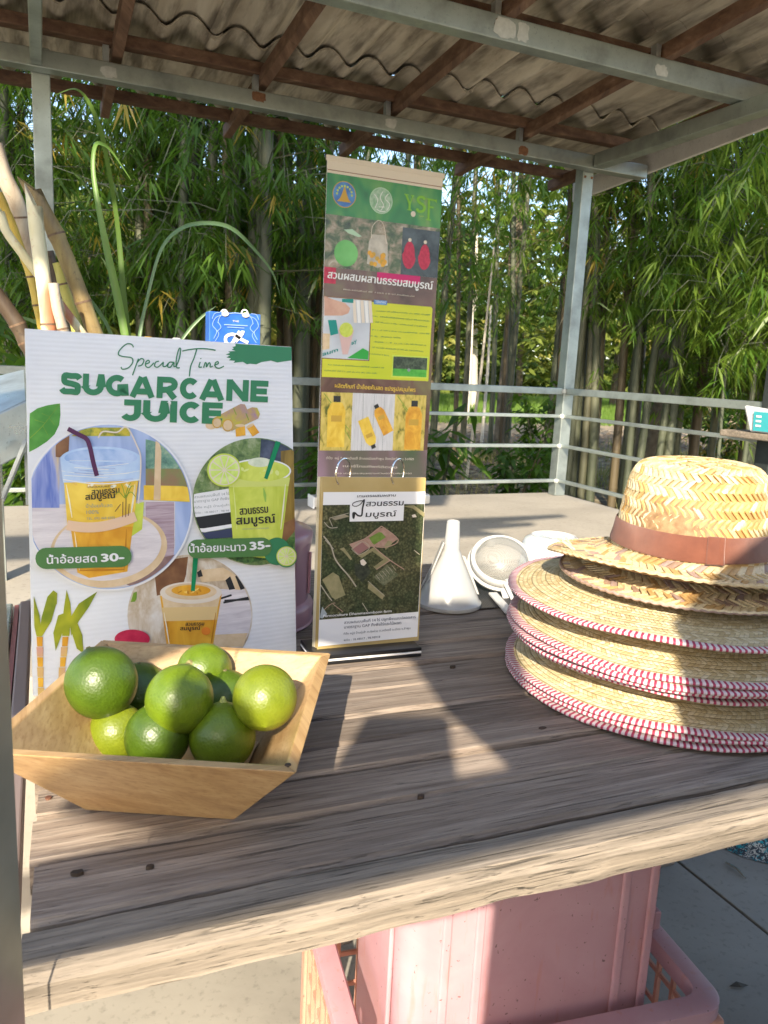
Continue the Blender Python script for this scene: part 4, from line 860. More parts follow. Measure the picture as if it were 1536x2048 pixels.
fld = flat('print_field_khaki', (.24, .22, .11), .3, (.32, .28, .15), 120); pnk = flat('print_court_pink', (.34, .20, .15), .3, (.42, .27, .21), 200); gpk = flat('print_pitch', (.12, .20, .03), .3, (.18, .27, .06), 120); rd = flat('print_road', (.40, .36, .28)); rdp = flat('print_road_pink', (.42, .28, .21)); dk = flat('print_shade', (.02, .022, .018), .3, (.06, .07, .045), 200)
for pts, m, l in (([(285, 1155), (380, 1088), (432, 1120), (460, 1200), (492, 1290), (402, 1332), (372, 1310)], fld, 3), ([(528, 840), (680, 780), (790, 695), (830, 692), (965, 790), (860, 860), (720, 860), (600, 935)], pnk, 3),
                  ([(700, 780), (790, 730), (815, 735), (852, 775), (750, 842), (735, 835)], gpk, 4), ([(560, 880), (640, 822), (700, 870), (610, 925)], flat('print_plum', (.28, .14, .13)), 4), ([(835, 858), (870, 805), (905, 812), (905, 835), (850, 890)], fld, 4),
                  ([(600, 940), (740, 868), (882, 980), (765, 1060), (740, 1040), (830, 975), (730, 900), (640, 960)], fld, 4), ([(640, 960), (730, 905), (825, 972), (750, 1035), (660, 1020)], aer.m, 5), ([(440, 880), (478, 866), (552, 970), (538, 980), (470, 900)], fld, 4),
                  ([(570, 1010), (690, 1020), (720, 1090), (640, 1180), (580, 1110)], dk, 3), ([(1000, 500), (1100, 490), (1196, 560), (1192, 600), (1090, 520)], fld, 4), ([(285, 1395), (330, 1460), (285, 1500), (264, 1490)], flat('print_shed', (.35, .40, .42)), 4), ([(620, 985), (648, 968), (680, 1005), (655, 1030), (630, 1020)], K['cream'], 6), ([(745, 1130), (860, 1020), (965, 1110), (830, 1210)], flat('print_plots', (.08, .10, .05), .3, (.20, .20, .12), 400), 4),
                  ([(700, 1180), (840, 1290), (820, 1330), (690, 1230)], fld, 4), ([(370, 610), (480, 570), (530, 590), (400, 625)], flat('print_bare', (.30, .26, .18)), 4), ([(1080, 580), (1110, 570), (1125, 595), (1090, 600)], K['cream'], 5)):
    Cd.poly('aerial_detail', [FC(*p) for p in pts], m, l)
for pts, w, m in (([(295, 765), (360, 850), (395, 960), (450, 1040), (520, 1120), (585, 1215)], 2.6, rd), ([(525, 840), (660, 790), (790, 692), (830, 690), (960, 800), (870, 860), (760, 862)], 1.8, rdp), ([(545, 880), (640, 815), (705, 870), (612, 930), (545, 880)], 1.2, rd), ([(680, 790), (740, 860), (880, 975), (1010, 1060)], 2, rdp), ([(765, 1062), (888, 980)], 2, rdp), ([(270, 1200), (330, 1290), (370, 1340)], 2, rd), ([(300, 640), (350, 690), (420, 688)], 1.6, rd), ([(345, 610), (375, 680)], 1.4, rd), ([(310, 800), (385, 880)], 1.3, rd),
                  ([(1020, 500), (1100, 520), (1190, 590)], 2, fld), ([(1100, 890), (1150, 930)], 1.4, rd), ([(690, 1165), (840, 1300)], 1.2, rd), ([(640, 1360), (690, 1440)], 1.6, rd), ([(380, 1370), (470, 1440)], 1.3, rdp), ([(300, 1420), (360, 1370), (400, 1360)], 1.2, rdp), ([(350, 605), (520, 560)], 1.2, rd)):
    Cd.stroke('aerial_path', [FC(*p) for p in smooth(pts, 4)], w, m, 7)
Cd.strokes('aerial_path', [fcp([(760+k*28, 1110-k*18), (800+k*28, 1160-k*18)]) for k in range(6)], .9, rd, 7)
Cd.poly('title_patch', fcp([(526, 636), (1004, 628), (1012, 474), (530, 480)]), K['white'], 8)
Cd.text('title_lettering', 'เกษตรผสมผสาน', FC(592, 420), FC(938, 412), 5, K['black'], 9, bold=.018, shear=.15)
Cd.text('title_lettering', 'สวนธรรม', FC(672, 500), FC(1008, 490), 10.5, K['black'], 9, bold=.02, shear=.12)
Cd.text('title_lettering', 'มบูรณ์', FC(668, 595), FC(945, 588), 10.5, K['black'], 9, bold=.02, shear=.1)
Cd.stroke('title_swash', [FC(*p) for p in smooth([(660, 452), (610, 452), (560, 470), (552, 492), (585, 500), (625, 478), (655, 440), (640, 520), (632, 580), (600, 582), (575, 560), (556, 562), (560, 608), (572, 552)], 5)], [1.6]*30+[3.2]*36, K['black'], 10)
Cd.text('photo_lettering', 'Permaculture Dhammasomboon farm'.replace('Permaculture', 'Permoculture'), FC(290, 1486), FC(900, 1440), 5, K['white'], 9, bold=.012, shear=.2)
gtx = flat('print_text_grey', (.10, .11, .13))
for a, b, s_, cp in (((478, 1545), (1115, 1493), 'สวนผสมบนพื้นที่ 14 ไร่ ปลูกพืชแบบปลอดสาร', 5.2), ((478, 1586), (985, 1546), 'มาตราฐาน GAP ทั้งพืชไร่และไม้ผลด', 5.2), ((474, 1642), (1066, 1590), 'ที่ตั้ง หมู่2 บ้านกู่เส้า ต.ทุ่งห่วย ต.เหมืองจี้ อ.เมือง จ.ลำพูน', 3.8), ((474, 1700), (798, 1668), 'พิกัด : 18.48017 , 98.98918', 4)):
    Cd.text('card_lettering', s_, FC(*a), FC(*b), cp, gtx, 9, bold=.01)
for rx in (488, 975):
    c = Cd.hit(*FC(rx, 200)); MB().torus(c-Cd.n*.006, .0172, .0011, Matrix.Rotation(math.radians(38), 3, 'Z') @ Matrix.Rotation(math.radians(90), 3, 'X'), 40, 8).build('ring', M['chrome'], fs_, smooth=True)

# ================================================================ BAMBOO BOWL AND LIMES
bw = thing('bamboo_tray', 'square flared bamboo tray holding limes at the left end of the table', 'tray', (.102, .64, .72))
ax = Vector((-.415, -.910, 0)); ax.normalize(); 
FR = Vector((.155, .479, 0)); BR_ = Vector((.255, .687, 0)); e1 = (BR_-FR).normalized(); e2 = Vector((-e1.y, e1.x, 0)); cen = (FR+BR_)/2+e2*.1155
RT, RB, ZT, ZB = .1165, .060, .797, .7205
def cn(r, z, k): s1, s2 = ((-1, -1), (1, -1), (1, 1), (-1, 1))[k]; p = cen+e1*(s1*r)+e2*(s2*r); return Vector((p.x, p.y, z))
th = .0085
for k in range(4):
    k2 = (k+1) % 4
    o1, o2 = cn(RT, ZT, k), cn(RT, ZT, k2); i1_, i2_ = cn(RT-th*1.05, ZT, k), cn(RT-th*1.05, ZT, k2)
    b1, b2 = cn(RB, ZB, k), cn(RB, ZB, k2); j1, j2 = cn(RB-th*.9, ZB, k), cn(RB-th*.9, ZB, k2)
    mt = 'bamboo_y' if abs((o2-o1).y) > abs((o2-o1).x) else 'bamboo_x'
    MB().hexa([b1, j1, j2, b2], [o1, i1_, i2_, o2]).build('side_panel', M[mt], bw, bevel=.0012)
a = [cn(RB-th*.95, ZB+.001, k) for k in range(4)]; b = [cn(RB-th*.5, ZB+.008, k) for k in range(4)]
MB().hexa([a[0], a[3], a[2], a[1]][::-1], [b[0], b[3], b[2], b[1]][::-1]).build('bottom_panel', M['bamboo_x'], bw)
p = aty(585, 1520, 0.487); MB().lathe([(0.0001, .0015), (.0022, .0013), (.0026, 0)], cn(RT-.006, ZT, 0)+Vector((0, .004, -.0007)), 10).build('knot', kn, bw)
def m_lime(name, c1, c2, c3):
    g = G(name); v = g.map(); n1 = g.noise(v, 14, 4, .6, .3); n2 = g.n('ShaderNodeTexVoronoi'); n2.inputs['Scale'].default_value = 420; g.l(v, n2.inputs['Vector'])
    col = g.ramp(n1, [(.3, c1), (.5, c2), (.7, c3)]); col = g.mix(g.ramp(n2.outputs[0], [(0, .35), (.35, 0)]), col, [x*.5 for x in c1])
    g.bump(n2.outputs[0], .35, .0006); g.bump(g.noise(v, 60, 3), .25, .002)
    return g.set(col, .40, Subsurface_Weight=.12, Subsurface_Radius=(.01, .012, .003), Coat_Weight=.1, Coat_Roughness=.35)
lm = [m_lime('lime_dark', (.034, .070, .003), (.064, .115, .005), (.105, .165, .007)), m_lime('lime_mid', (.070, .125, .004), (.125, .19, .007), (.19, .245, .010)), m_lime('lime_pale', (.11, .15, .006), (.17, .21, .010), (.25, .27, .016))]
stem_m = plain('stem_scar', (.25, .22, .08), (.12, .10, .04), 200, .7)
LI = [(203, 1365, 70, .795, 0, 'largest dark green lime resting on the left back corner of the heap', (-.3, .3, .9), 0), (359, 1398, 67, .797, 1, 'round lime on top in the middle of the tray', (.3, .5, .8), 0), (409, 1341, 54, .785, 1, 'lime with brown stem scar at the back of the tray', (-.62, -.55, .56), 1),
      (530, 1395, 64, .80, 2, 'bright bumpy lime at the right end of the heap near the tray wall', (.2, .8, .5), 0), (235, 1464, 47, .755, 2, 'pale lime half hidden at the front left of the heap', (-.3, .4, .85), 0), (315, 1473, 64, .765, 0, 'lime with pointed stem nub touching the front wall', (-.25, .1, 1), 2),
      (445, 1473, 66, .765, 1, 'lime with knobbly pale stem at the front right of the heap', (.05, .2, 1), 3), (449, 1403, 62, .76, 0, 'shaded lime wedged between the back lime and the right lime', (0, 0, 1), 0), (278, 1387, 60, .76, 0, 'dark lime sunk behind the largest lime and the top one', (0, 0, 1), 0)]
for px, py, r, z, mi, lab, sd_, st in LI:
    pos = atz(px, py, z); cc = R3.transposed() @ (pos-CAM); R = r*-cc.z/F
    if (px, py) == (235, 1464): pos = atz(px, py, .760); cc = R3.transposed() @ (pos-CAM); pos = CAM+(pos-CAM)*1.03; R = .0248
    axd = Vector(sd_).normalized(); Mx = axd.to_track_quat('Z', 'Y').to_matrix()
    lo = thing('lime', lab, 'lime', pos-Vector((0, 0, R)), 'limes heaped in the bamboo tray'); prof = []
    for i in range(29):
        t = -PI/2+PI*i/28; rr = R*math.cos(t); zz = R*math.sin(t)*1.03
        if t > 1.2: zz += R*.05*((t-1.2)/.37)**2*(1.4 if st == 2 else 1)
        if t < -1.3: zz -= R*.05*((-1.3-t)/.27)**2
        prof.append((max(rr, 1e-5), zz))
    MB().lathe(prof, pos, 40, Mx).build('fruit', lm[mi], lo, smooth=True, ang=180)
    tp_ = pos+Mx @ Vector((0, 0, R*1.08))
    if st: MB().lathe([(.00001, .0012 if st == 1 else .004), (.0022 if st == 1 else .0014, .001 if st == 1 else .0036), (.0034, -.0005), (.004, -.002)], tp_, 9, Mx).build('stem', stem_m if st == 1 else plain('pale_stem', (.35, .40, .12), (.22, .26, .08), 300, .6), lo, smooth=True)
    else: MB().lathe([(.00001, .0005), (.0018, .0004), (.0024, -.001)], tp_, 8, Mx).build('stem_scar', stem_m, lo)

# ================================================================ HATS
def m_straw(name, cols, weave=True, shade=1.0):
    """polar woven braid for the wide brims: rings of zigzag straw"""
    g = G(name); sp = g.n('ShaderNodeSeparateXYZ'); g.l(g.tc.outputs['Object'], sp.inputs[0])
    x, y = sp.outputs[0], sp.outputs[1]
    r = g.math('SQRT', g.math('ADD', g.math('MULTIPLY', x, x), g.math('MULTIPLY', y, y))); a = g.math('ARCTAN2', y, x)
    rr = g.math('MULTIPLY', r, 1/.0165); fr_ = g.math('FRACT', rr)
    tri = g.math('ABSOLUTE', g.math('SUBTRACT', g.math('FRACT', g.math('MULTIPLY', rr, 1.0)), .5))
    s1 = g.math('FRACT', g.math('ADD', g.math('MULTIPLY', a, 30.0), g.math('MULTIPLY', tri, 2.4)))
    s2 = g.math('FRACT', g.math('MULTIPLY', rr, 3.0))
    cv = g.n('ShaderNodeCombineXYZ'); g.l(g.math('FLOOR', g.math('ADD', g.math('MULTIPLY', a, 30.0), g.math('MULTIPLY', tri, 2.4))), cv.inputs[0]); g.l(g.math('FLOOR', g.math('MULTIPLY', rr, 3.0)), cv.inputs[1]); g.l(g.rnd(), cv.inputs[2])
    wn_ = g.n('ShaderNodeTexWhiteNoise'); g.l(cv.outputs[0], wn_.inputs['Vector'])
    col = g.ramp(wn_.outputs['Value'], [(0, cols[0]), (.3, cols[1]), (.65, cols[2]), (1, cols[3])])
    fib = g.noise(g.map((1, 1, 1)), 320, 3, .7); col = g.mix(g.ramp(fib, [(.35, .35), (.6, 0)]), col, [c*.6 for c in cols[0]])
    ed1 = g.ramp(s1, [(0, 0), (.10, 1), (.82, 1), (1, 0)]); ed2 = g.ramp(s2, [(0, .2), (.2, 1), (.8, 1), (1, .2)]); row = g.ramp(fr_, [(0, 0), (.06, 1), (.94, 1), (1, 0)])
    h = g.math('MULTIPLY', g.math('MULTIPLY', ed1, ed2), row)
    col = g.mix(g.ramp(h, [(0, .8), (.5, 0)]), col, [c*.42 for c in cols[0]])
    g.bump(h, .7, .0013); g.bump(fib, .15, .0004)
    return g.set(col, .52, Coat_Weight=.12, Coat_Roughness=.35)
stw = m_straw('wide_brim_straw', [(.50, .38, .19), (.62, .50, .28), (.70, .59, .36), (.78, .69, .48)])
def m_ribbon():
    g = G('striped_binding'); sp = g.n('ShaderNodeSeparateXYZ'); g.l(g.tc.outputs['Object'], sp.inputs[0]); a = g.math('ARCTAN2', sp.outputs[1], sp.outputs[0])
    s = g.math('FRACT', g.math('ADD', g.math('MULTIPLY', a, 31.0), g.math('MULTIPLY', g.rnd(), 5.0)))
    # 195 red bars round the rim
    s = g.math('FRACT', g.math('ADD', g.math('MULTIPLY', a, 195/(2*PI)), g.math('MULTIPLY', g.rnd(), 5.0)))
    col = g.ramp(s, [(0, (.34, .03, .07)), (.36, (.40, .04, .09)), (.46, (.62, .56, .55)), (.92, (.64, .58, .57)), (1, (.34, .03, .07))]); n = g.noise(g.map(), 500, 3)
    g.bump(n, .4, .0006); g.bump(s, .3, .0008); return g.set(col, .75)
rib = m_ribbon(); red_thread = plain('red_stitching', (.35, .02, .06), rough=.7)
def brim_z(r, th_, ze, up=.034, wob=.0012, ph=0, r1=.193):
    t = (r1-r)/(r1-.10); return ze+up*(t**1.35 if t > 0 else 0)+wob*math.sin(3*th_+ph)*(r/r1)**2+wob*.6*math.sin(7*th_+ph*2)*(r/r1)**3
def wide_hat(cx, cy, ze, lab, k, ph, up=.036, r1=.193):
    t = thing('sun_hat', lab, 'hat', (cx, cy, ze), 'wide straw hats with striped binding in the stack')
    n = 128; rs = [.088, .094, .10]+[.10+(r1-.10)*i/14 for i in range(1, 15)]; V = []; Fc = []
    crown = [(.0001, .075), (.03, .0745), (.050, .072), (.062, .066), (.070, .056), (.075, .035), (.080, .010)]
    zc = up; prof = [(r_, zc+z_*.98) for r_, z_ in crown]
    for side in (0, 1):
        for r_, z_ in prof:
            for j in range(n): a = 2*PI*j/n; q = r_-(.0012*side); V.append((cx+max(q, 0)*math.cos(a), cy+max(q, 0)*math.sin(a), ze+z_-.0015*side-k*.0003))
        for r_ in rs:
            for j in range(n): a = 2*PI*j/n; V.append((cx+r_*math.cos(a), cy+r_*math.sin(a), brim_z(r_, a, ze, up, ph=ph, r1=r1)-.0018*side))
    m = len(prof)+len(rs)
    for side in (0, 1):
        for i in range(m-1):
            for j in range(n):
                a = side*m*n+i*n+j; b = side*m*n+i*n+(j+1) % n; f = (a, a+n, b+n, b); Fc.append(f if side == 0 else f[::-1])
    o = MB().add(V, Fc).build('woven_straw', stw, t, smooth=True, ang=180)
    # striped cloth binding folded over the rim: a rounded strip
    V = []; Fc = []; sec = [(-.0085, .0008), (-.004, .0014), (.0003, .0014), (.0016, .0002), (.0012, -.0016), (-.001, -.0028), (-.0085, -.0030)]; ns = 256
    for j in range(ns):
        a = 2*PI*j/ns
        for dr, dz in sec:
            r_ = r1+dr+.0004*math.sin(a*61+ph); V.append((cx+r_*math.cos(a), cy+r_*math.sin(a), brim_z(r1, a, ze, up, ph=ph, r1=r1)+dz+(.0010 if dr < -.006 else 0)))
    q = len(sec)
    for j in range(ns):
        for i in range(q-1): Fc.append((j*q+i, ((j+1) % ns)*q+i, ((j+1) % ns)*q+i+1, j*q+i+1))
    MB().add(V, Fc).build('striped_binding', rib, t, smooth=True, ang=70)
    return t
HS = [(.690, .676, .7262, 'wide straw hat at the very bottom, its striped rim lying on the planks', .0), (.694, .676, .7320, 'second wide straw hat from the bottom, rim just above the lowest striped rim', 1.1), (.691, .678, .7378, 'third wide straw hat from the bottom, its woven brim lying open to the sun', 2.3),
      (.702, .686, .7700, 'wide straw hat whose single striped rim hangs alone above the lowest three', 3.6), (.693, .682, .7785, 'lowest of the three striped rims pressed together half way up the stack', .7), (.689, .679, .7842, 'middle of the three striped rims pressed together half way up the stack', 4.4),
      (.694, .682, .7900, 'top of the three striped rims pressed together, with broad sunlit brim', 5.2), (.696, .692, .8240, 'topmost wide straw hat with red and white striped rim, directly beneath the brown-banded hats', 2.9)]
UPS = [.036, .036, .036, .030, .034, .034, .034, .020]
for k, (cx, cy, ze, lab, ph) in enumerate(HS): wide_hat(cx, cy, ze, lab, k, ph, UPS[k])
# ---- brown-banded hats woven from separate straw strips
def m_strip():
    g = G('straw_strip'); col = g.ramp(g.isl(), [(0, (.60, .46, .24)), (.22, (.66, .53, .30)), (.40, (.72, .60, .36)), (.52, (.50, .31, .12)), (.70, (.56, .36, .14)), (.86, (.42, .24, .10)), (.93, (.36, .27, .24)), (1, (.62, .48, .26))])
    g.t.nodes[-1]
    n = g.noise(g.map(), 260, 4, .7); col = g.mix(g.ramp(n, [(.35, .4), (.6, 0)]), col, (.26, .15, .06)); g.bump(n, .3, .0005)
    return g.set(col, .42, Coat_Weight=.2, Coat_Roughness=.3)
def m_strip2(pal):
    g = G('straw_strip'); r = g.rnd(); i = g.isl(); f = g.math('FRACT', g.math('ADD', r, i))
    col = g.ramp(f, pal); n = g.noise(g.map(), 260, 4, .7); col = g.mix(g.ramp(n, [(.35, .4), (.6, 0)]), col, (.26, .15, .06)); g.bump(n, .3, .0005)
    for e in g.t.nodes:
        if e.type == 'VALTORGB' and len(e.color_ramp.elements) == len(pal): e.color_ramp.interpolation = 'CONSTANT'
    return g.set(col, .42, Coat_Weight=.2, Coat_Roughness=.3)
st_cream = m_strip2([(0, (.58, .47, .27)), (.3, (.66, .55, .34)), (.6, (.70, .61, .41)), (.85, (.52, .35, .14))])
st_gold = m_strip2([(0, (.50, .30, .10)), (.35, (.56, .35, .13)), (.65, (.44, .25, .085)), (.85, (.62, .48, .25))])
st_brim = m_strip2([(0, (.58, .45, .25)), (.28, (.66, .54, .33)), (.55, (.48, .30, .12)), (.72, (.34, .25, .23)), (.84, (.66, .55, .33)), (.93, (.30, .20, .15))])
under = plain('woven_underside', (.20, .11, .05), (.34, .22, .11), 120, .7)
class Prof:
    """profile of revolution as arclength samples"""
    def __init__(s, pts):
        s.p = [Vector(q) for q in smooth(pts, 6)]; s.l = [0]
        for i in range(1, len(s.p)): s.l.append(s.l[-1]+(s.p[i]-s.p[i-1]).length)
        s.L = s.l[-1]
    def at(s, d):
        d = min(max(d, 0), s.L); i = 1
        while i < len(s.l)-1 and s.l[i] < d: i += 1
        t = (d-s.l[i-1])/max(1e-9, s.l[i]-s.l[i-1]); return s.p[i-1].lerp(s.p[i], t)
def weave(prof, c, h, w, tilt, asym, seedv, cond, mats, pick):
    """herringbone: rows of slanted, slightly tilted strips with open joints; yields (verts, faces, mat, centre)"""
    out = []; rows = int(prof.L/h); rd_ = random.Random(seedv)
    for i in range(rows):
        s0 = i*prof.L/rows; s1 = (i+1)*prof.L/rows; rm = prof.at((s0+s1)/2).x
        n = max(6, int(2*PI*rm/w)); sl = (1 if i % 2 else -1)*h*.95/max(rm, .01)
        for j in range(n):
            a0 = 2*PI*(j+.05)/n+rd_.uniform(-.004, .004); a1 = 2*PI*(j+.95)/n; gp = (s1-s0)*.015
            def pt(a, s_, off):
                q = prof.at(s_); rr = q.x; zz = q.y; q2 = prof.at(s_+.001); tg = (q2-q); tg = tg.normalized() if tg.length > 1e-9 else Vector((0, -1)); nr = Vector((-tg.y, tg.x)) if True else None
                if nr.y < 0 and abs(nr.x) < .3: nr = -nr
                if nr.x < 0 and abs(tg.y) > .7: nr = -nr
                rr += nr.x*off; zz += nr.y*off; dx, dy, dz = asym(a, s_)
                return (c[0]+rr*math.cos(a)+dx, c[1]+rr*math.sin(a)+dy, c[2]+zz+dz)
            o1, o2 = (.0020, .0002) if sl > 0 else (.0002, .0020); l1 = rd_.uniform(-.0002, .0003)
            sa, sb = s0-gp*6, s1+gp*6
            top = [pt(a0-sl/2, sa, o1+l1), pt(a1-sl/2, sa, o2+l1), pt((a0+a1)/2, (s0+s1)/2+0, .0021+l1), pt(a1+sl/2, sb, o2+l1), pt(a0+sl/2, sb, o1+l1)]
            bot = [pt(a0-sl/2, sa, -.0006), pt(a1-sl/2, sa, -.0006), pt(a1+sl/2, sb, -.0006), pt(a0+sl/2, sb, -.0006)]
            V = top+bot; Fc = [(0, 1, 2), (1, 3, 2), (3, 4, 2), (4, 0, 2), (5, 6, 1, 0), (6, 7, 3, 1), (7, 8, 4, 3), (8, 5, 0, 4)]
            if rm > .0: out.append((V, Fc, pick(a0, (s0+s1)/2/prof.L, rd_), Vector(top[2])))
    return out
def band_hat(cx, cy, cz, R1, lab, crown_pts, brim_pts, asym, full):
    t = thing('banded_hat', lab, 'hat', (cx, cy, cz), 'straw hats with brown ribbon band'); c = (cx, cy, cz)
    pc_ = Prof(crown_pts); pb_ = Prof(brim_pts)
    # inner body
    V = []; Fc = []; n = 72; samp = [pc_.at(pc_.L*i/18) for i in range(19)]+[pb_.at(pb_.L*i/14) for i in range(1, 15)]
    nn_ = len(samp)
    for sd2 in (0, 1):
        for i, q in enumerate(samp):
            s_ = 0 if i < 19 else pb_.L*(i-18)/14
            for j in range(n):
                a = 2*PI*j/n; d = asym(a, s_ if i >= 19 else -1); V.append((cx+max(.0001, q.x-.0012-.0015*sd2)*math.cos(a)+d[0], cy+max(.0001, q.x-.0012-.0015*sd2)*math.sin(a)+d[1], cz+q.y-.0012-.0016*sd2+d[2]))
    for sd2 in (0, 1):
        for i in range(nn_-1):
            for j in range(n): a = sd2*nn_*n+i*n+j; b = sd2*nn_*n+i*n+(j+1) % n; f = (a, a+n, b+n, b); Fc.append(f if sd2 == 0 else f[::-1])
    MB().add(V, Fc).build('lining', under, t, smooth=True, ang=180)
    strips = []
    if full:
        def pk(a, u, rd_):
            da = (a-math.radians(-122)+PI) % (2*PI)-PI      # golden patch facing the viewer
            g_ = abs(da-.10+.35*(u-.6)) < .62-.5*abs(u-.72) and u > .42
            return (1 if g_ and rd_.random() < .95 else 0) if rd_.random() < .86 else 1
        strips += weave(pc_, c, .0100, .0080, 1, lambda a, s_: asym(a, -1), 3, None, None, pk)
    strips += weave(pb_, c, .0105, .0090, 1, lambda a, s_: asym(a, s_), 5 if full else 9, None, None, lambda a, u, rd_: 2)
    strips.sort(key=lambda q: (q[3]-CAM).length)
    mts = [st_cream, st_gold, st_brim]
    cut = 300 if full else 110
    for V, Fc, mi, ce in strips[:cut]: MB().add(V, Fc).build('straw_strip', mts[mi], t)
    mb = MB()
    for V, Fc, mi, ce in strips[cut:]: mb.cur = mi; mb.add(V, Fc)
    mb.build('straw_weave', mts, t, kind='stuff')
    # braided rim
    V = []; ns = 300; pts = []
    for j in range(ns+1):
        a = 2*PI*j/ns; q = brim_pts[-1]; d = asym(a, pb_.L); pts.append((cx+(q[0]+.0006*math.sin(a*90))*math.cos(a)+d[0], cy+(q[0]+.0006*math.sin(a*90))*math.sin(a)+d[1], cz+q[1]+d[2]+.0007*math.cos(a*90)))
    MB().tube(pts, .0022, 6, cap=False).build('braided_rim', st_brim, t, smooth=True)
    return t, pc_, pb_
hx, hy = .7140, .6830
zb = .880
crown = [(.0005, .1085), (.03, .1090), (.050, .1075), (.066, .103), (.0745, .092), (.079, .075), (.0825, .055), (.0858, .033), (.0895, .014), (.0912, .004)]
brim1 = [(.0912, .004), (.098, -.004), (.109, -.010), (.125, -.014), (.142, -.017), (.156, -.020)]
def as1(a, s_):
    if s_ < 0: return (0, 0, 0)
    k = max(0, s_)/.068; fr2 = max(0, math.cos(a-math.radians(-128))); bk = max(0, math.cos(a-math.radians(172)))
    return (-.014*k*k*bk, 0, .019*k*k*fr2+.010*k*k*bk**3)
t1, pc1, pb1 = band_hat(hx, hy, zb, .16, 'plaited straw hat with brown ribbon band sitting on top of the whole stack', crown, brim1, as1, True)
def as2(a, s_):
    if s_ < 0: return (0, 0, -.006)
    return (0, 0, 0)
brim2 = [(.090, -.012), (.102, -.017), (.122, -.024), (.137, -.0275), (.148, -.0300)]
crown2 = [(.0005, .100), (.03, .1005), (.050, .099), (.065, .094), (.073, .083), (.078, .067), (.082, .045), (.086, .018), (.089, -.006)]
t2, _, _ = band_hat(hx-.006, hy-.003, zb, .15, 'plaited straw hat whose braided rim shows in the shade beneath the banded hat', crown2, brim2, as2, False)
# ribbon band with fold
def m_band():
    g = G('brown_grosgrain'); sp = g.n('ShaderNodeSeparateXYZ'); g.l(g.tc.outputs['Object'], sp.inputs[0]); a = g.math('ARCTAN2', sp.outputs[1], sp.outputs[0])
    w = g.math('SINE', g.math('MULTIPLY', a, 560.0)); n = g.noise(g.map(), 60, 4)
    g.bump(w, .5, .0006); g.bump(n, .3, .002); return g.set(g.mix(g.ramp(w, [(.2, 0), (.8, .35)]), g.ramp(n, [(.3, (.15, .042, .02)), (.7, (.21, .065, .032))]), (.09, .025, .012)), .7, Sheen_Weight=.3)
bd = m_band(); V = []; Fc = []; ns = 160; sec = [(.0890, .0345), (.0900, .0335), (.0922, .020), (.0950, .0085), (.0948, .0065)]
for j in range(ns+1):
    a = 2*PI*j/ns
    for r_, z_ in sec: V.append((hx+(r_+.0005*math.sin(a*5))*math.cos(a), hy+(r_+.0005*math.sin(a*5))*math.sin(a), zb+z_+.0008*math.sin(a*3)))
q = len(sec)
for j in range(ns):
    for i in range(q-1): Fc.append((j*q+i+1, (j+1)*q+i+1, (j+1)*q+i, j*q+i))
MB().add(V, Fc).build('ribbon_band', bd, t1, smooth=True, ang=70)
pa_ = aty(1405, 1060, .66); ang0 = math.atan2(-.095, -.055)
V = []; Fc = []
for k in range(9):
    a = ang0-.10+.20*k/8
    for r_, z_ in sec: V.append((hx+(r_+.0022+(.0012 if k in (7, 8) else 0))*math.cos(a), hy+(r_+.0022+(.0012 if k in (7, 8) else 0))*math.sin(a), zb+z_+(.0014 if r_ < .0910 else -.0012)))
for k in range(8):
    for i in range(q-1): Fc.append((k*q+i+1, (k+1)*q+i+1, (k+1)*q+i, k*q+i))
o = MB().add(V, Fc).build('ribbon_fold', bd, t1, smooth=True, ang=70); s_ = o.modifiers.new('thick', 'SOLIDIFY'); s_.thickness = .0014; s_.offset = -1
# loose knot of straw at the brim's tip
tip = atz(1148, 1098, .872)
mb = MB()
for k in range(5):
    mb.tube([tip+Vector((random.uniform(-.004, .004), random.uniform(-.004, .004), 0)), tip+Vector((-.010+random.uniform(-.006, .004), .008+random.uniform(-.004, .008), .008+random.uniform(0, .006)))], [.0018, .0008], 5)
mb.build('straw_knot', st_cream, t1)
# ================================================================ UTENSILS AT THE BACK OF THE TABLE
def m_transl(name, c, rough=.25, w=.5):
    g = G(name); g.set(c, rough, Coat_Weight=.3); tr = g.n('ShaderNodeBsdfTranslucent'); tr.inputs[0].default_value = (c[0], c[1], c[2], 1)
    mx = g.n('ShaderNodeMixShader'); mx.inputs[0].default_value = w; g.l(g.b.outputs[0], mx.inputs[1]); g.l(tr.outputs[0], mx.inputs[2]); g.l(mx.outputs[0], g.out.inputs[0]); return g.m
wp = m_transl('milky_plastic', (.56, .56, .545), .25, .35)
TZ = .7212
fu = thing('funnel', 'white plastic funnel standing upside down beside the card stand', 'funnel', (.574, 1.02, TZ))
fc = (.572, 1.018, TZ)
MB().lathe([(.0505, 0), (.0515, .001), (.0515, .006), (.0490, .0075), (.047, .012), (.0165, .078), (.0150, .083), (.0125, .088), (.0100, .132), (.0092, .133), (.0086, .132), (.011, .088), (.0135, .080), (.0155, .076), (.0455, .012), (.0490, .002), (.0505, 0)], fc, 48).build('cone', wp, fu, smooth=True, ang=50)
for a in (-.55, 2.6):
    ca, sa = math.cos(a), math.sin(a); mb = MB()
    mb.add([(fc[0]+r*ca+s*sa*.0012, fc[1]+r*sa-s*ca*.0012, TZ+z) for s in (-1, 1) for r, z in ((.044, .020), (.047, .020), (.022, .078), (.0165, .080))], [(0, 1, 2, 3), (7, 6, 5, 4), (0, 4, 5, 1), (1, 5, 6, 2), (2, 6, 7, 3)]).build('rib', wp, fu)
MB().bar((fc[0]-.034, fc[1]+.012, TZ+.034), (fc[0]-.013, fc[1]+.004, TZ+.100), .016, .003).build('hanging_tab', wp, fu, bevel=.001)
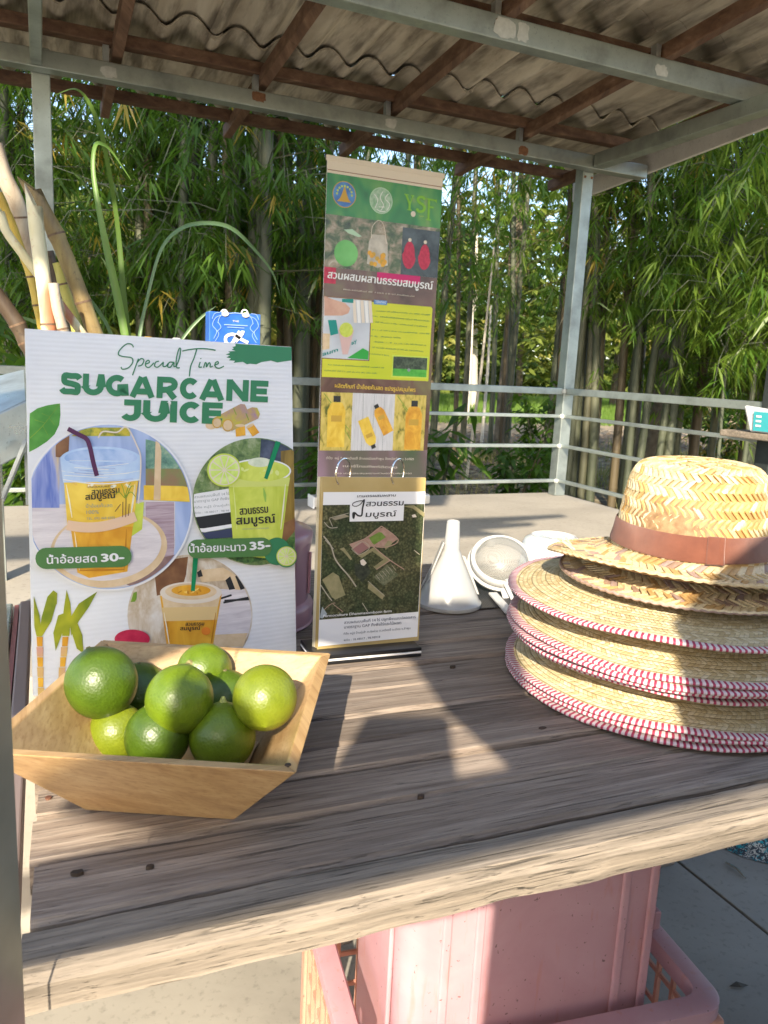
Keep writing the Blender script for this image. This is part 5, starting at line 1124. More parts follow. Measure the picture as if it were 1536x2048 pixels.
# strainer: tilted ring with mesh dome
st = thing('strainer', 'white plastic strainer with pale mesh dome lying against the straw hats', 'strainer', (.70, 1.07, TZ))
rc = aty(1003, 1122, 1.065); Mt = Matrix.Rotation(math.radians(-24), 3, 'Z') @ Matrix.Rotation(math.radians(38), 3, 'X')
MB().lathe([(.043, -.006), (.050, -.006), (.0535, 0), (.0515, .006), (.046, .0065), (.043, .003), (.043, -.006)], rc, 48, Mt).build('ring', M['white_plastic'], st, smooth=True, ang=50)
MB().lathe([(.047, .006), (.055, .007), (.0565, .012), (.054, .014), (.047, .012)], rc-Mt @ Vector((0, 0, .020)), 48, Mt).build('outer_ring', M['white_plastic'], st, smooth=True, ang=50)
g = G('fine_mesh'); ck = g.n('ShaderNodeTexChecker'); ck.inputs['Scale'].default_value = 900; g.l(g.tc.outputs['Object'], ck.inputs[0]); g.set((.30, .30, .28), .4); trn = g.n('ShaderNodeBsdfTransparent'); mx = g.n('ShaderNodeMixShader'); g.l(g.math('ADD', g.math('MULTIPLY', ck.outputs[1], .4), .45), mx.inputs[0]); g.l(trn.outputs[0], mx.inputs[1]); g.l(g.b.outputs[0], mx.inputs[2]); g.l(mx.outputs[0], g.out.inputs[0]); mesh_m = g.m
MB().lathe([(.0445, .004), (.042, .012), (.036, .020), (.026, .026), (.013, .0295), (.0001, .0305)], rc, 40, Mt).build('mesh_dome', mesh_m, st, smooth=True, ang=180)
MB().bar(rc+Mt @ Vector((0, -.052, -.004)), rc+Mt @ Vector((.006, -.075, -.012)), .012, .004).build('tab', M['white_plastic'], st, bevel=.0015)
kb = aty(981, 1084, 1.10); MB().lathe([(.0001, .009), (.006, .008), (.0085, .004), (.0085, -.004), (.006, -.008), (.0001, -.009)], kb, 20).build('knob', M['white_plastic'], st, smooth=True, ang=60)
ha = aty(985, 1190, 1.03); hb_ = atz(1020, 1226, .7255)
ha.z = max(ha.z, .728)
MB().bar(ha, hb_, .015, .005).build('handle', M['white_plastic'], st, bevel=.002)
MB().bar(aty(1010, 1165, 1.02), aty(1030, 1208, 1.0), .004, .006).build('clip_arm', M['white_plastic'], st, bevel=.001); MB().bar(aty(1024, 1160, 1.02), aty(1044, 1200, 1.0), .004, .006).build('clip_arm', M['white_plastic'], st, bevel=.001)
MB().bar(aty(1012, 1163, 1.02), aty(1024, 1160, 1.02), .006, .006).build('clip_bridge', M['white_plastic'], st)
# measuring cup upside down
mc_ = thing('measuring_cup', 'frosted plastic measuring cup turned upside down behind the hats', 'cup', (.842, 1.125, TZ)); cc_ = (.842, 1.125, TZ)
def m_frost():
    g = G('frosted_plastic'); g.set((.82, .84, .86), .35, Transmission_Weight=.45, IOR=1.3, Subsurface_Weight=.2); return g.m
fr_m = m_frost()
MB().lathe([(.0600, 0), (.0590, .010), (.0565, .045), (.0555, .058), (.0510, .067), (.0430, .0715), (.0405, .0735), (.0395, .0735), (.0385, .0715), (.0001, .0705), (.0001, .0690), (.0400, .0695), (.050, .065), (.054, .057), (.0552, .045), (.0578, .0)], cc_, 56).build('body', fr_m, mc_, smooth=True, ang=50)
MB().torus((cc_[0], cc_[1], TZ+.0738), .0400, .0010, None, 48, 6).build('foot_ring', M['white_plastic'], mc_, smooth=True)
MB().box(cc_[0]-.013, cc_[0]+.013, cc_[1]-.012, cc_[1]+.012, TZ+.0722, TZ+.0728).build('paper_label', M['white'], mc_)
rm_ = plain('red_graduation', (.6, .04, .04), rough=.5)
for k in range(4):
    V = []; z = TZ+.028+.0085*k
    for i in range(5):
        a = math.radians(-112+i*3.5+k*1.5); r_ = .0585-.00005*k; V += [(cc_[0]+r_*math.cos(a), cc_[1]+r_*math.sin(a), z), (cc_[0]+r_*math.cos(a), cc_[1]+r_*math.sin(a), z+.0016)]
    MB().add(V, [(2*i, 2*i+2, 2*i+3, 2*i+1) for i in range(4)]).build('graduation_mark', rm_, mc_)
# black mesh mat
g = G('black_mesh_mat'); ck = g.n('ShaderNodeTexChecker'); ck.inputs['Scale'].default_value = 420; g.l(g.tc.outputs['Object'], ck.inputs[0]); g.bump(ck.outputs[1], .8, .002); g.set(g.mix(ck.outputs[1], (.008, .008, .009), (.035, .035, .04)), .45)
mat_ = MB().hexa([(.545, .985, .7200), (.80, .970, .7200), (.81, 1.13, .7200), (.555, 1.14, .7200)], [(.545, .985, .7212), (.80, .970, .7212), (.81, 1.13, .7212), (.555, 1.14, .7212)]).build('rubber_mat', g.m); tag(recentre(mat_), 'thin black mesh mat under the funnel and strainer', 'mat')
for o in (mat_,): o.location.z += .0009
# pink tub between sign and card stand
ptm = m_transl('pink_tub_plastic', (.60, .33, .38), .3, .25)
pt = thing('pink_tub', 'pale pink plastic tub partly hidden behind the juice sign', 'tub', (.25, 1.03, .72))
MB().lathe([(.080, 0), (.084, .002), (.0865, .025), (.084, .030), (.0785, .034), (.079, .100), (.082, .115), (.0835, .128), (.079, .133), (.060, .137), (.0001, .138)], (.262, 1.03, .7215), 48).build('body', ptm, pt, smooth=True, ang=50)
MB().torus((.262, 1.03, .7235), .0845, .0022, None, 48, 6).build('base_rim', ptm, pt, smooth=True)
for a in (-60, -90, -120, -30):
    r0 = .081; c1_ = math.radians(a); MB().bar((.262+r0*math.cos(c1_), 1.03+r0*math.sin(c1_), .765), (.262+(r0+.0005)*math.cos(c1_), 1.03+(r0+.0005)*math.sin(c1_), .825), .004, .004).build('rib', ptm, pt, bevel=.001)
# carton behind the sign with pens and the blue bag on top
ct = MB().box(.03, .262, .985, 1.07, .7215, 1.0).build('carton', plain('carton_board', (.30, .20, .11), (.36, .25, .14), 30, .8), None, bevel=.002)
tag(recentre(ct), 'brown carton standing behind the juice sign under the pens', 'carton'); 
ct.data.transform(Matrix.Scale(.72, 4, (1, 0, 0)))
for px, colr, lab in ((201, (.55, .56, .55), 'pen with pale grey cap peeking over the left end of the sign'), (237, (.30, .26, .12), 'pen with olive cap behind the juice sign'), (267, (.80, .80, .76), 'pen with white cap standing just right of the green cane leaf'), (296, (.75, .45, .02), 'pen with yellow cap behind the juice sign'), (322, (.04, .30, .22), 'pen with teal cap between the yellow and white capped pens'), (353, (.80, .80, .78), 'thick white capped pen below the bent cane leaf'), (378, (.45, .01, .04), 'red capped pen next to the thick white capped pen'), (406, (.48, .02, .05), 'red capped pen nearest to the blue paper bag')):
    yv = 1.03; top = aty(px, 664+px*.045-(4 if colr[0] > .7 else 0), yv)
    pn = thing('pen', lab, 'pen', (top.x, yv, 1.0), 'capped pens standing behind the sign'); r_ = .0052 if colr[0] > .7 else .0045
    MB().tube([(top.x, yv, 1.0005), (top.x, yv, top.z-.030)], r_*.8, 12).build('barrel', M['white'], pn, smooth=True, ang=40); MB().tube([(top.x, yv, top.z-.030), (top.x, yv, top.z-.001), (top.x, yv, top.z)], [r_, r_, r_*.8], 12).build('cap', plain('pen_cap', colr, rough=.35), pn, smooth=True, ang=40)
ph_ = MB().box(.035, .20, 1.012, 1.048, 1.0002, 1.05).build('pen_box', plain('pen_box_card', (.4, .4, .4), rough=.6)); tag(recentre(ph_), 'low grey holder box around the pens behind the sign', 'box')
blue = plain('blue_card', (.015, .09, .42), (.03, .14, .52), 30, .4)
b0 = aty(419, 622, 1.06); b1 = aty(522, 629, 1.06)
bb = thing('blue_paper_bag', 'blue paper bag with white ornament and ampersand above the sign', 'bag', ((b0.x+b1.x)/2, 1.08, .72))
MB().hexa([(b0.x, 1.062, .7215), (b1.x, 1.062, .7215), (b1.x, 1.10, .7215), (b0.x, 1.10, .7215)], [(b0.x, 1.062, b0.z), (b1.x, 1.062, b1.z), (b1.x, 1.088, b1.z), (b0.x, 1.088, b0.z)]).build('body', blue, bb, bevel=.001)
QB = Plane((b0.x, 1.0615, b0.z-.1), (b1.x, 1.0615, b0.z-.1), (b0.x, 1.0615, b0.z), bb, .0003)
ZB_ = lambda x, y: (x/2.4, 600+y/2.4)
wpn = flat('print_ornament', (.22, .34, .66))
for sgx in (-1, 1):
    cx_ = 1130
    for base in ([(60, 70), (95, 85), (110, 120), (90, 150), (105, 185)], [(75, 60), (100, 65), (112, 90)], [(85, 105), (70, 130), (88, 150)], [(95, 140), (80, 165), (100, 200)], [(50, 62), (75, 80), (85, 110)]):
        QB.stroke('ornament_print', [ZB_(cx_+sgx*p[0], p[1]+(6 if sgx > 0 else 0)) for p in smooth(base, 5)], 1.3, wpn, 2)
QB.stroke('ornament_print', [ZB_(*p) for p in smooth([(1065, 72), (1130, 62), (1200, 76)], 5)], 2, wpn, 2)
QB.text('bag_lettering', 'THE', ZB_(1115, 105), ZB_(1146, 107), 3.5, K['cream'], 3); QB.stroke('small_lettering', [ZB_(1075, 118), ZB_(1188, 124)], 2, wpn, 3); QB.stroke('small_lettering', [ZB_(1090, 130), ZB_(1172, 135)], 1.6, wpn, 3)
QB.strokes('ampersand_print', [[ZB_(*p) for p in smooth(L, 6)] for L in ([(1190, 205), (1160, 190), (1120, 165), (1085, 175), (1085, 205), (1110, 210), (1130, 180), (1150, 150)], [(1130, 200), (1160, 165), (1165, 148)])], 6, K['white'], 4)
for hx_ in (1080, 1178): QB.ell('handle_hole', *ZB_(hx_, 66 if hx_ < 1100 else 72), 7, 5, K['cream'], 5)
for hx_ in (1080, 1178): MB().torus(QB.hit(*ZB_(hx_, 62))+Vector((0, .004, 0)), .0042, .0010, Matrix.Rotation(PI/2, 3, 'X'), 20, 6).build('handle_loop', K['white'], bb, smooth=True)

# ================================================================ SUGARCANE
def m_cane(name, c, ring=(.10, .05, .03), mott=None):
    g = G(name); n1 = g.noise(g.map((1, 1, .25)), 30, 5, .6, .4); n2 = g.noise(g.map(), 110, 4, .7)
    col = g.ramp(n1, [(.3, c[0]), (.5, c[1]), (.7, c[2])]); col = g.mix(g.ramp(n2, [(.58, 0), (.72, .6)]), col, mott or [x*.4 for x in c[0]])
    g.bump(n1, .15, .001)
    if name == 'cane_cut_cream': col = g.mix(g.ramp(g.noise(g.map((1, 1, .3), loc=(0, 0, .11)), 26, 2, .4), [(.56, 0), (.64, .85)]), col, (.42, .12, .05))
    return g.set(col, .5)
cm = dict(brown=m_cane('cane_brown', [(.13, .085, .035), (.25, .18, .07), (.38, .30, .11)]), cream=m_cane('cane_cut_cream', [(.50, .42, .24), (.62, .56, .34), (.70, .66, .48)], mott=(.45, .20, .10)), yellow=m_cane('cane_yellow', [(.42, .28, .04), (.55, .40, .07), (.60, .48, .16)], mott=(.30, .12, .06)),
          pale=m_cane('cane_pale_mottled', [(.30, .22, .15), (.45, .38, .28), (.58, .50, .38)], mott=(.16, .09, .06)), dark=m_cane('cane_dark', [(.035, .022, .012), (.075, .05, .03), (.13, .09, .05)]), green=m_cane('cane_green', [(.30, .28, .05), (.45, .42, .10), (.55, .50, .16)]), node=plain('cane_node', (.12, .07, .04), (.20, .13, .08), 200, .7), flesh=plain('cane_flesh', (.62, .55, .30), (.55, .42, .22), 90, .6), red=plain('cane_red_rot', (.28, .05, .02), (.42, .14, .06), 120, .6))
def cane(pxs, w, yv, kind, nodes, lab, cut=None, y2=None):
    pts = []
    for i, (px, py) in enumerate(pxs): pts.append(aty(px, py, yv if y2 is None else yv+(y2-yv)*i/(len(pxs)-1)))
    d = (pts[-1]-pts[-2]).normalized(); k = (pts[-1].z-.735)/max(.2, -d.z)
    pts.append(pts[-1]+d*k if -d.z > .5 else pts[-1]+Vector((.02, 0, -(pts[-1].z-.735))))
    path = [Vector(p) for p in smooth([tuple(p) for p in pts], 1)] if False else pts
    c = thing('sugarcane_stalk', lab, 'sugarcane', pts[-1], 'sugarcane stalks in a bundle behind the sign'); r0 = w*.86/2/F*yv/max(.1, (ray(*pxs[0]).normalized().y))*.98
    seg_ = []; acc = 0; L = [0]
    for i in range(1, len(path)): L.append(L[-1]+(path[i]-path[i-1]).length)
    def at(s):
        i = 1
        while i < len(L)-1 and L[i] < s: i += 1
        t = (s-L[i-1])/(L[i]-L[i-1]); return path[i-1].lerp(path[i], t)
    P_ = []; Rr = []; s = 0; ns = 60
    for i in range(ns+1):
        s = L[-1]*i/ns; dmin = min([abs(s-x) for x in nodes] or [1]); P_.append(at(s)); Rr.append(r0*(1+.10*math.exp(-(dmin/.006)**2)-.03*math.exp(-((dmin-.014)/.008)**2)))
    mb = MB(); mb.tube(P_, Rr, 16)
    if cut:   # slanted machete cut at the top end
        m_ = 16
        for j in range(m_):
            v = Vector(mb.v[j]); e = (v-P_[0]); along = (P_[1]-P_[0]).normalized(); v2 = v+along*(cut*(e.dot(Vector((1, -.3, 0)).normalized())/r0+.2)); mb.v[j] = tuple(v2)
    o = mb.build('stalk', cm[kind], c, smooth=True, ang=50)
    for x in nodes:
        if x < L[-1]: a = at(x-.0012); b = at(x+.0016); MB().tube([a, b], [r0*1.115, r0*1.10], 16, cap=False).build('node_ring', cm['node'], c, smooth=True)
    return c, at, r0
z8 = lambda *L: [(x/4.877, 300+y/4.877) for x, y in L]
cane(z8((-60, -60), (30, 240), (150, 480), (200, 640), (250, 900), (320, 1100)), 32, 1.30, 'pale', [.10, .245], 'cream and brown mottled cane leaning in from the left edge of the picture', y2=1.33)
cane(z8((-20, 420), (120, 730), (200, 960), (300, 1220), (380, 1600), (420, 1800)), 17, 1.26, 'yellow', [.115, .155, .21], 'thin yellow cane crossing behind the peeled upright cane', y2=1.28)
cane(z8((290, 330), (400, 560), (540, 800), (640, 1040), (780, 1400), (900, 1720)), 33, 1.22, 'brown', [.070, .165, .245], 'thick olive brown cane with slanted cut tip leaning left', cut=.02)
cane(z8((330, 480), (360, 800), (400, 1100), (440, 1400), (480, 1760)), 30, 1.17, 'cream', [.16], 'upright peeled cream cane with two reddish rotten patches', cut=.025)
for (xa, ya, xb, yb_, w) in ((330, 560, 350, 690, 14), (395, 1240, 450, 1560, 15)):
    continue
    a = aty(xa/4.877, 300+ya/4.877, 1.157); b = aty(xb/4.877, 300+yb_/4.877, 1.157); MB().tube([a, a.lerp(b, .25), a.lerp(b, .75), b], [.001, .0050, .0050, .001], 10).build('rotten_patch', cm['red'], bpy.data.objects['sugarcane_stalk.003'], smooth=True)
cane(z8((470, 990), (530, 1200), (580, 1420), (650, 1760)), 22, 1.30, 'dark', [.05, .10], 'nearly black cane standing in shade between the two tallest stalks')
cane(z8((570, 1100), (620, 1300), (700, 1560), (760, 1770)), 24, 1.26, 'green', [.03, .10], 'yellow green cane in front of the nearly black one')
cane(z8((520, 1300), (560, 1560), (620, 1770)), 22, 1.16, 'pale', [.06], 'short pale cane end just right of the peeled cane')
cane(z8((-60, 1380), (60, 1540), (160, 1680), (260, 1880)), 32, 1.20, 'dark', [.05, .075, .13], 'dark brown cane slanting down beside the left edge of the sign')
cane(z8((-30, 520), (60, 800), (180, 960)), 18, 1.20, 'cream', [], 'split cream cane end poking out low on the left', cut=.02)
def m_leaf(name, c1, c2, w=.45, rough=.4):
    g = G(name); col = g.ramp(g.isl(), [(0, c1), (1, c2)]); g.set(col, rough); tr = g.n('ShaderNodeBsdfTranslucent'); g.l(g.mix(.5, col, (c2[0]*1.3, c2[1]*1.3, c2[2]*.4)), tr.inputs[0])
    mx = g.n('ShaderNodeMixShader'); mx.inputs[0].default_value = w; g.l(g.b.outputs[0], mx.inputs[1]); g.l(tr.outputs[0], mx.inputs[2]); g.l(mx.outputs[0], g.out.inputs[0]); return g.m
cl = m_leaf('cane_leaf', (.10, .22, .035), (.18, .30, .07), .4); cl3 = m_leaf('cane_leaf_shade_tone', (.06, .12, .02), (.10, .17, .035), .4); cl2 = m_leaf('cane_leaf_bluish', (.10, .19, .08), (.16, .26, .13), .3)  # the darker leaf green has shade put into its colour
def blade(pxs, ws, yv, m, lab, y2=None):
    k = len(pxs); ys = [yv+((y2 or yv)-yv)*i/(k-1) for i in range(k)]; sp = smooth([(px, py, y) for (px, py), y in zip(pxs, ys)], 6) if False else None
    P_ = []; n = 6
    pv = [Vector((px, py, y)) for (px, py), y in zip(pxs, ys)]
    for i in range(k-1):
        p0, p1, p2, p3 = (pv[max(0, min(k-1, j))] for j in (i-1, i, i+1, i+2))
        for t in range(n):
            t /= n; q = .5*((2*p1)+(p2-p0)*t+(2*p0-5*p1+4*p2-p3)*t*t+(3*p1-p0-3*p2+p3)*t**3); P_.append((aty(q.x, q.y, q.z), ws[i]+(ws[i+1]-ws[i])*t))
    P_.append((aty(pv[-1].x, pv[-1].y, pv[-1].z), ws[-1])); V = []; Fc = []
    for i, (p, w) in enumerate(P_):
        a = P_[max(0, i-1)][0]; b = P_[min(len(P_)-1, i+1)][0]; t = (b-a).normalized(); side = t.cross(Vector((.3, 1, .1)).normalized()).normalized(); r_ = w/F*yv/2
        V += [p-side*r_, p+Vector((0, r_*.5, 0)), p+side*r_]
    for i in range(len(P_)-1):
        for s in (0, 1): a = i*3+s; Fc.append((a, a+1, a+4, a+3))
    o = MB().add(V, Fc).build('cane_leaf', m, None, smooth=True, ang=180); tag(recentre(o), lab, 'leaf', 'long green cane leaves rising behind the sign')
    return o
blade([(250, 760), (252, 690), (236, 600), (214, 500), (198, 420), (186, 340), (190, 292), (205, 288), (225, 305), (262, 360)], [14, 14, 15, 13, 10, 8, 7, 6, 4, 1], 1.24, cl, 'tall blue green leaf blade with its tip folded over to the right', y2=1.32)
blade([(262, 760), (258, 690), (248, 600), (238, 480), (228, 400), (214, 320), (202, 265), (178, 205), (150, 178), (110, 190)], [12, 12, 12, 10, 9, 10, 11, 8, 4, 1], 1.27, cl3, 'tallest bright green blade, arching left below the roof edge', y2=1.75)
blade([(274, 760), (278, 680), (296, 590), (322, 500), (360, 458), (410, 446), (462, 456), (510, 500), (545, 545), (560, 590)], [7, 7, 6, 6, 7, 8, 8, 6, 4, 1], 1.25, cl2, 'thin leaf blade bent into a wide arch over the sign', y2=1.34)
blade([(350, 740), (358, 692), (378, 660), (405, 632), (432, 612)], [5, 5, 6, 5, 1], 1.22, cl2, 'short narrow blade leaning right towards the blue bag')
blade([(240, 740), (222, 668), (196, 620), (165, 578)], [5, 6, 7, 1], 1.26, cl2, 'narrow blade leaning left out of the cane bundle')
blade([(140, 700), (100, 655), (66, 642), (36, 632)], [8, 8, 7, 2], 1.30, cl2, 'pale blade lying almost level beside the left stalks')

# ================================================================ CRATE AND TUB UNDER THE TABLE
def m_pink(name, c1, c2, rough=.45):
    g = G(name); n = g.noise(g.map(), 8, 5, .6, .5); n2 = g.noise(g.map((3, 3, .5)), 26, 4); n3 = g.noise(g.map(), 150, 3)
    col = g.ramp(n, [(.3, c1), (.7, c2)]); col = g.mix(g.ramp(n2, [(.58, 0), (.75, .35)]), col, (.48, .15, .06)); col = g.mix(g.ramp(n3, [(.68, 0), (.72, .8)]), col, (.10, .05, .05))
    g.bump(n, .1, .002); return g.set(col, rough, Subsurface_Weight=.15, Subsurface_Radius=(.02, .01, .01))
pk1 = m_pink('dusty_pink_plastic', (.44, .235, .26), (.52, .31, .335)); pk2 = m_pink('orange_pink_plastic', (.52, .23, .15), (.58, .30, .22))
cr = thing('plastic_crate', 'orange pink lattice crate on the paving under the table with the tub inside', 'crate', (.53, .77, 0))
cy0 = math.radians(-8); ce1 = Vector((math.cos(cy0), math.sin(cy0), 0)); ce2 = Vector((-ce1.y, ce1.x, 0)); cc0 = Vector((.782, .588, 0))
def cp_(u, v, z): p = cc0-ce1*u+ce2*v; return (p.x, p.y, z)     # u leftwards from the right front corner, v backwards
CU, CV, CZ = .50, .33, .300
def cb(name, u0, u1, v0, v1, z0, z1, m=pk2, bevel=.002, par=cr): return MB().hexa([cp_(u1, v0, z0), cp_(u0, v0, z0), cp_(u0, v1, z0), cp_(u1, v1, z0)], [cp_(u1, v0, z1), cp_(u0, v0, z1), cp_(u0, v1, z1), cp_(u1, v1, z1)]).build(name, m, par, bevel=bevel)
def rring(u0, u1, v0, v1, r, n=6):
    out = []
    for cu, cv, a0 in ((u0+r, v0+r, PI), (u1-r, v0+r, 1.5*PI), (u1-r, v1-r, 0), (u0+r, v1-r, .5*PI)):
        for i in range(n+1): a = a0+PI/2*i/n; out.append((cu+r*math.cos(a), cv+r*math.sin(a)))
    return out
def loft(name, rings, m, par, closed=True, bevel=0):
    V = []; n = len(rings[0][0])
    for rg, z in rings: V += [cp_(u, v, z) for u, v in rg]
    k = len(rings); Fc = [(i*n+j, i*n+(j+1) % n, (i+1)*n+(j+1) % n, (i+1)*n+j) for i in range(k-1) for j in range(n)]
    return MB().add(V, [f[::-1] for f in Fc]).build(name, m, par, smooth=True, ang=40)
o_ = rring(0, CU, 0, CV, .035); i_ = rring(.030, CU-.030, .030, CV-.030, .02); o2_ = rring(.004, CU-.004, .004, CV-.004, .033)
loft('rim', [(o2_, CZ-.022), (o_, CZ-.020), (o_, CZ-.002), (rring(.003, CU-.003, .003, CV-.003, .034), CZ), (rring(.027, CU-.027, .027, CV-.027, .022), CZ), (i_, CZ-.004), (i_, CZ-.022)], pk1, cr)
for k in range(15):   # lattice bars of the long sides, and short sides
    u = .02+k*(CU-.05)/14
    for v in (.006, CV-.012): cb('lattice_bar', u, u+.006, v, v+.006, .02, CZ-.022, pk2, 0)
for k in range(9):
    v = .03+k*(CV-.07)/8
    for u in (.006, CU-.012): cb('lattice_bar', u, u+.006, v, v+.006, .02, CZ-.022, pk2, 0)
for z in (.02, .075, .130, .185, .235):
    cb('lattice_rail', .013, CU-.013, .0075, .0115, z, z+.007, pk2, 0); cb('lattice_rail', .013, CU-.013, CV-.0115, CV-.0075, z, z+.007, pk2, 0); cb('lattice_rail', .0075, .0115, .013, CV-.013, z, z+.007, pk2, 0); cb('lattice_rail', CU-.0115, CU-.0075, .013, CV-.013, z, z+.007, pk2, 0)
for u in (.0, CU-.03):
    for v in (.0, CV-.03): cb('corner_post', u+.003, u+.027, v+.003, v+.027, .0, CZ-.023, pk2, .004)
cb('bottom_panel', .01, CU-.01, .01, CV-.01, .008, .016, pk2); cb('rim_lug', .008, .022, .14, .17, CZ+.0005, CZ+.030, pk1, .003)
tb2 = thing('pink_crate_tub', 'tall dusty pink plastic tub standing inside the lattice crate under the table', 'tub', (.53, .77, .016))
def tr_(g_, r=.03): return rring(.085-g_, .425+g_, .055-g_, .275+g_, r)
loft('body', [(tr_(0), .017), (tr_(.002), .02), (tr_(.004), .30), (tr_(.006), .50), (tr_(.008), .634), (tr_(.008), .640), (tr_(.004), .640), (tr_(.002, .026), .50), (tr_(-.004, .024), .03)], pk1, tb2)
for u in (.095, .135, .330, .372): cb('rib', u, u+.012, .046, .0515, .06, .60, pk1, .0025, tb2)
cb('rib', .0745, .0805, .085, .10, .06, .60, pk1, .002, tb2); cb('rib', .4305, .4365, .085, .12, .06, .60, pk1, .002, tb2)
cb('base_plate', .088, .422, .058, .272, .0175, .024, pk1, 0, tb2)
# patterned cloth and twig and leaf on the floor
g = G('turquoise_floral_cloth'); n1 = g.noise(g.map(), 34, 3, .6, 1.5); n2 = g.noise(g.map(), 90, 3, .6, 2); g.set(g.mix(g.ramp(n2, [(.45, 0), (.52, 1)]), g.ramp(n1, [(.44, (.01, .33, .38)), (.50, (.62, .60, .52))]), (.05, .06, .07)), .8)
V = []; Fc = []; nu, nv = 24, 24
for i in range(nu+1):
    for j in range(nv+1):
        a = 2*PI*i/nu; r_ = .24*j/nv*(1+.10*math.sin(3*a)+.06*math.sin(7*a)); V.append((1.70+r_*math.cos(a), 1.12+r_*.8*math.sin(a)*.9, .004+.075*(1-(j/nv)**2)+.012*math.sin(a*5+j*.6)*(j/nv) if j < nv else .002))
for i in range(nu):
    for j in range(nv): a = i*(nv+1)+j; Fc.append((a, a+1, a+nv+2, a+nv+1))
o = MB().add(V, Fc).build('floral_cloth', g.m, None, smooth=True, ang=180); tag(recentre(o), 'turquoise and white patterned cloth lying crumpled on the grey paving', 'cloth')
tw = atz(1452, 1725, .006); tw2 = atz(1492, 1757, .004); o = MB().tube([tw, tw.lerp(tw2, .5)+Vector((.004, 0, .002)), tw2], [.0025, .003, .0018], 6).build('twig', M['chrome'], None, smooth=True); tag(recentre(o), 'shiny bent wire lying on the grey paving below the hats', 'wire')
lp = atz(1478, 1972, .003); o = MB().add([tuple(lp+Vector(d)) for d in ((-.018, .006, 0), (0, .007, .004), (.018, -.006, .001), (0, -.007, .003))], [(0, 3, 1), (3, 2, 1)]).build('dry_leaf', plain('dry_leaf', (.08, .07, .05), rough=.8)); tag(recentre(o), 'small dry leaf on the paving beside the pink crate', 'leaf')

# ================================================================ VEGETATION
def leafcloud(name, centres, mats, parent, L=(.11, .19), wd=.10, per=7, droop=.9, spread=1.0, jit=.05, seed=1):
    """fans of narrow pointed leaves hanging from twig tips"""
    r = np.random.default_rng(seed); C_ = np.asarray(centres); n = len(C_); N = n*per
    base = np.repeat(C_, per, 0)+r.normal(0, jit*.35, (N, 3))
    az = np.repeat(r.uniform(0, 2*PI, n), per)+np.tile(np.linspace(-1.3, 1.3, per), n)*spread+r.normal(0, .25, N)
    el = -droop*r.uniform(.35, 1.25, N)
    d = np.stack([np.cos(az)*np.cos(el), np.sin(az)*np.cos(el), np.sin(el)], 1)
    ln = r.uniform(L[0], L[1], N)[:, None]; w = ln*wd*r.uniform(.8, 1.2, N)[:, None]
    s = np.cross(d, np.array([0, 0, 1.])+r.normal(0, .35, (N, 3))); s /= np.linalg.norm(s, axis=1)[:, None]+1e-9
    sag = np.array([0, 0, -1.])*ln*.16
    p0 = base; p1 = base+d*ln*.38-s*w*.5; p2 = base+d*ln*.38+s*w*.5; pm = base+d*ln*.42-np.array([0, 0, 1.])*w*.25; p3 = base+d*ln+sag
    V = np.stack([p0, p1, pm, p2, p3], 1).reshape(-1, 3); k = np.arange(N)*5
    Fc = np.stack([k, k+1, k+2, k, k+2, k+3, k+1, k+4, k+2, k+2, k+4, k+3], 1).reshape(-1, 3)
    me = bpy.data.meshes.new(name); org = np.array(ORG[parent.name]) if parent else np.zeros(3)
    me.vertices.add(len(V)); me.vertices.foreach_set('co', (V-org).ravel()); me.loops.add(Fc.size); me.loops.foreach_set('vertex_index', Fc.ravel().astype(np.int32))
    me.polygons.add(len(Fc)); me.polygons.foreach_set('loop_start', np.arange(0, Fc.size, 3, dtype=np.int32)); me.polygons.foreach_set('loop_total', np.full(len(Fc), 3, dtype=np.int32))
    for m in mats: me.materials.append(m)
    if len(mats) > 1: mi = np.repeat(r.choice(len(mats), n, p=MIXP[:len(mats)]/sum(MIXP[:len(mats)])), per*4); me.polygons.foreach_set('material_index', mi.astype(np.int32))
    me.update(calc_edges=True); o = bpy.data.objects.new(name, me); COL.objects.link(o); o['kind'] = 'stuff'
    if parent: o.parent = parent
    return o
MIXP = np.array([.66, .28, .05])
bl1 = m_leaf('bamboo_leaf', (.060, .135, .012), (.115, .215, .026), .55); bl2 = m_leaf('bamboo_leaf_light', (.12, .21, .025), (.20, .29, .045), .58); bl3 = m_leaf('bamboo_leaf_yellow', (.30, .24, .04), (.42, .32, .06), .5)
bld = m_leaf('bamboo_leaf_deep', (.045, .105, .012), (.08, .165, .022), .55)
def m_culm():
    g = G('bamboo_culm'); n = g.noise(g.map((1, 1, .3)), 5, 5, .6, .5); r = g.rnd(); c1 = g.ramp(n, [(.3, (.03, .038, .022)), (.5, (.075, .085, .05)), (.7, (.15, .15, .095))]); c2 = g.ramp(n, [(.3, (.05, .036, .02)), (.7, (.13, .10, .05))])
    return g.set(g.mix(g.ramp(r, [(.55, 0), (.8, 1)]), c1, c2), .6)
culm_m = m_culm(); node_m = plain('bamboo_node', (.20, .19, .14), (.10, .09, .06), 60, .7)
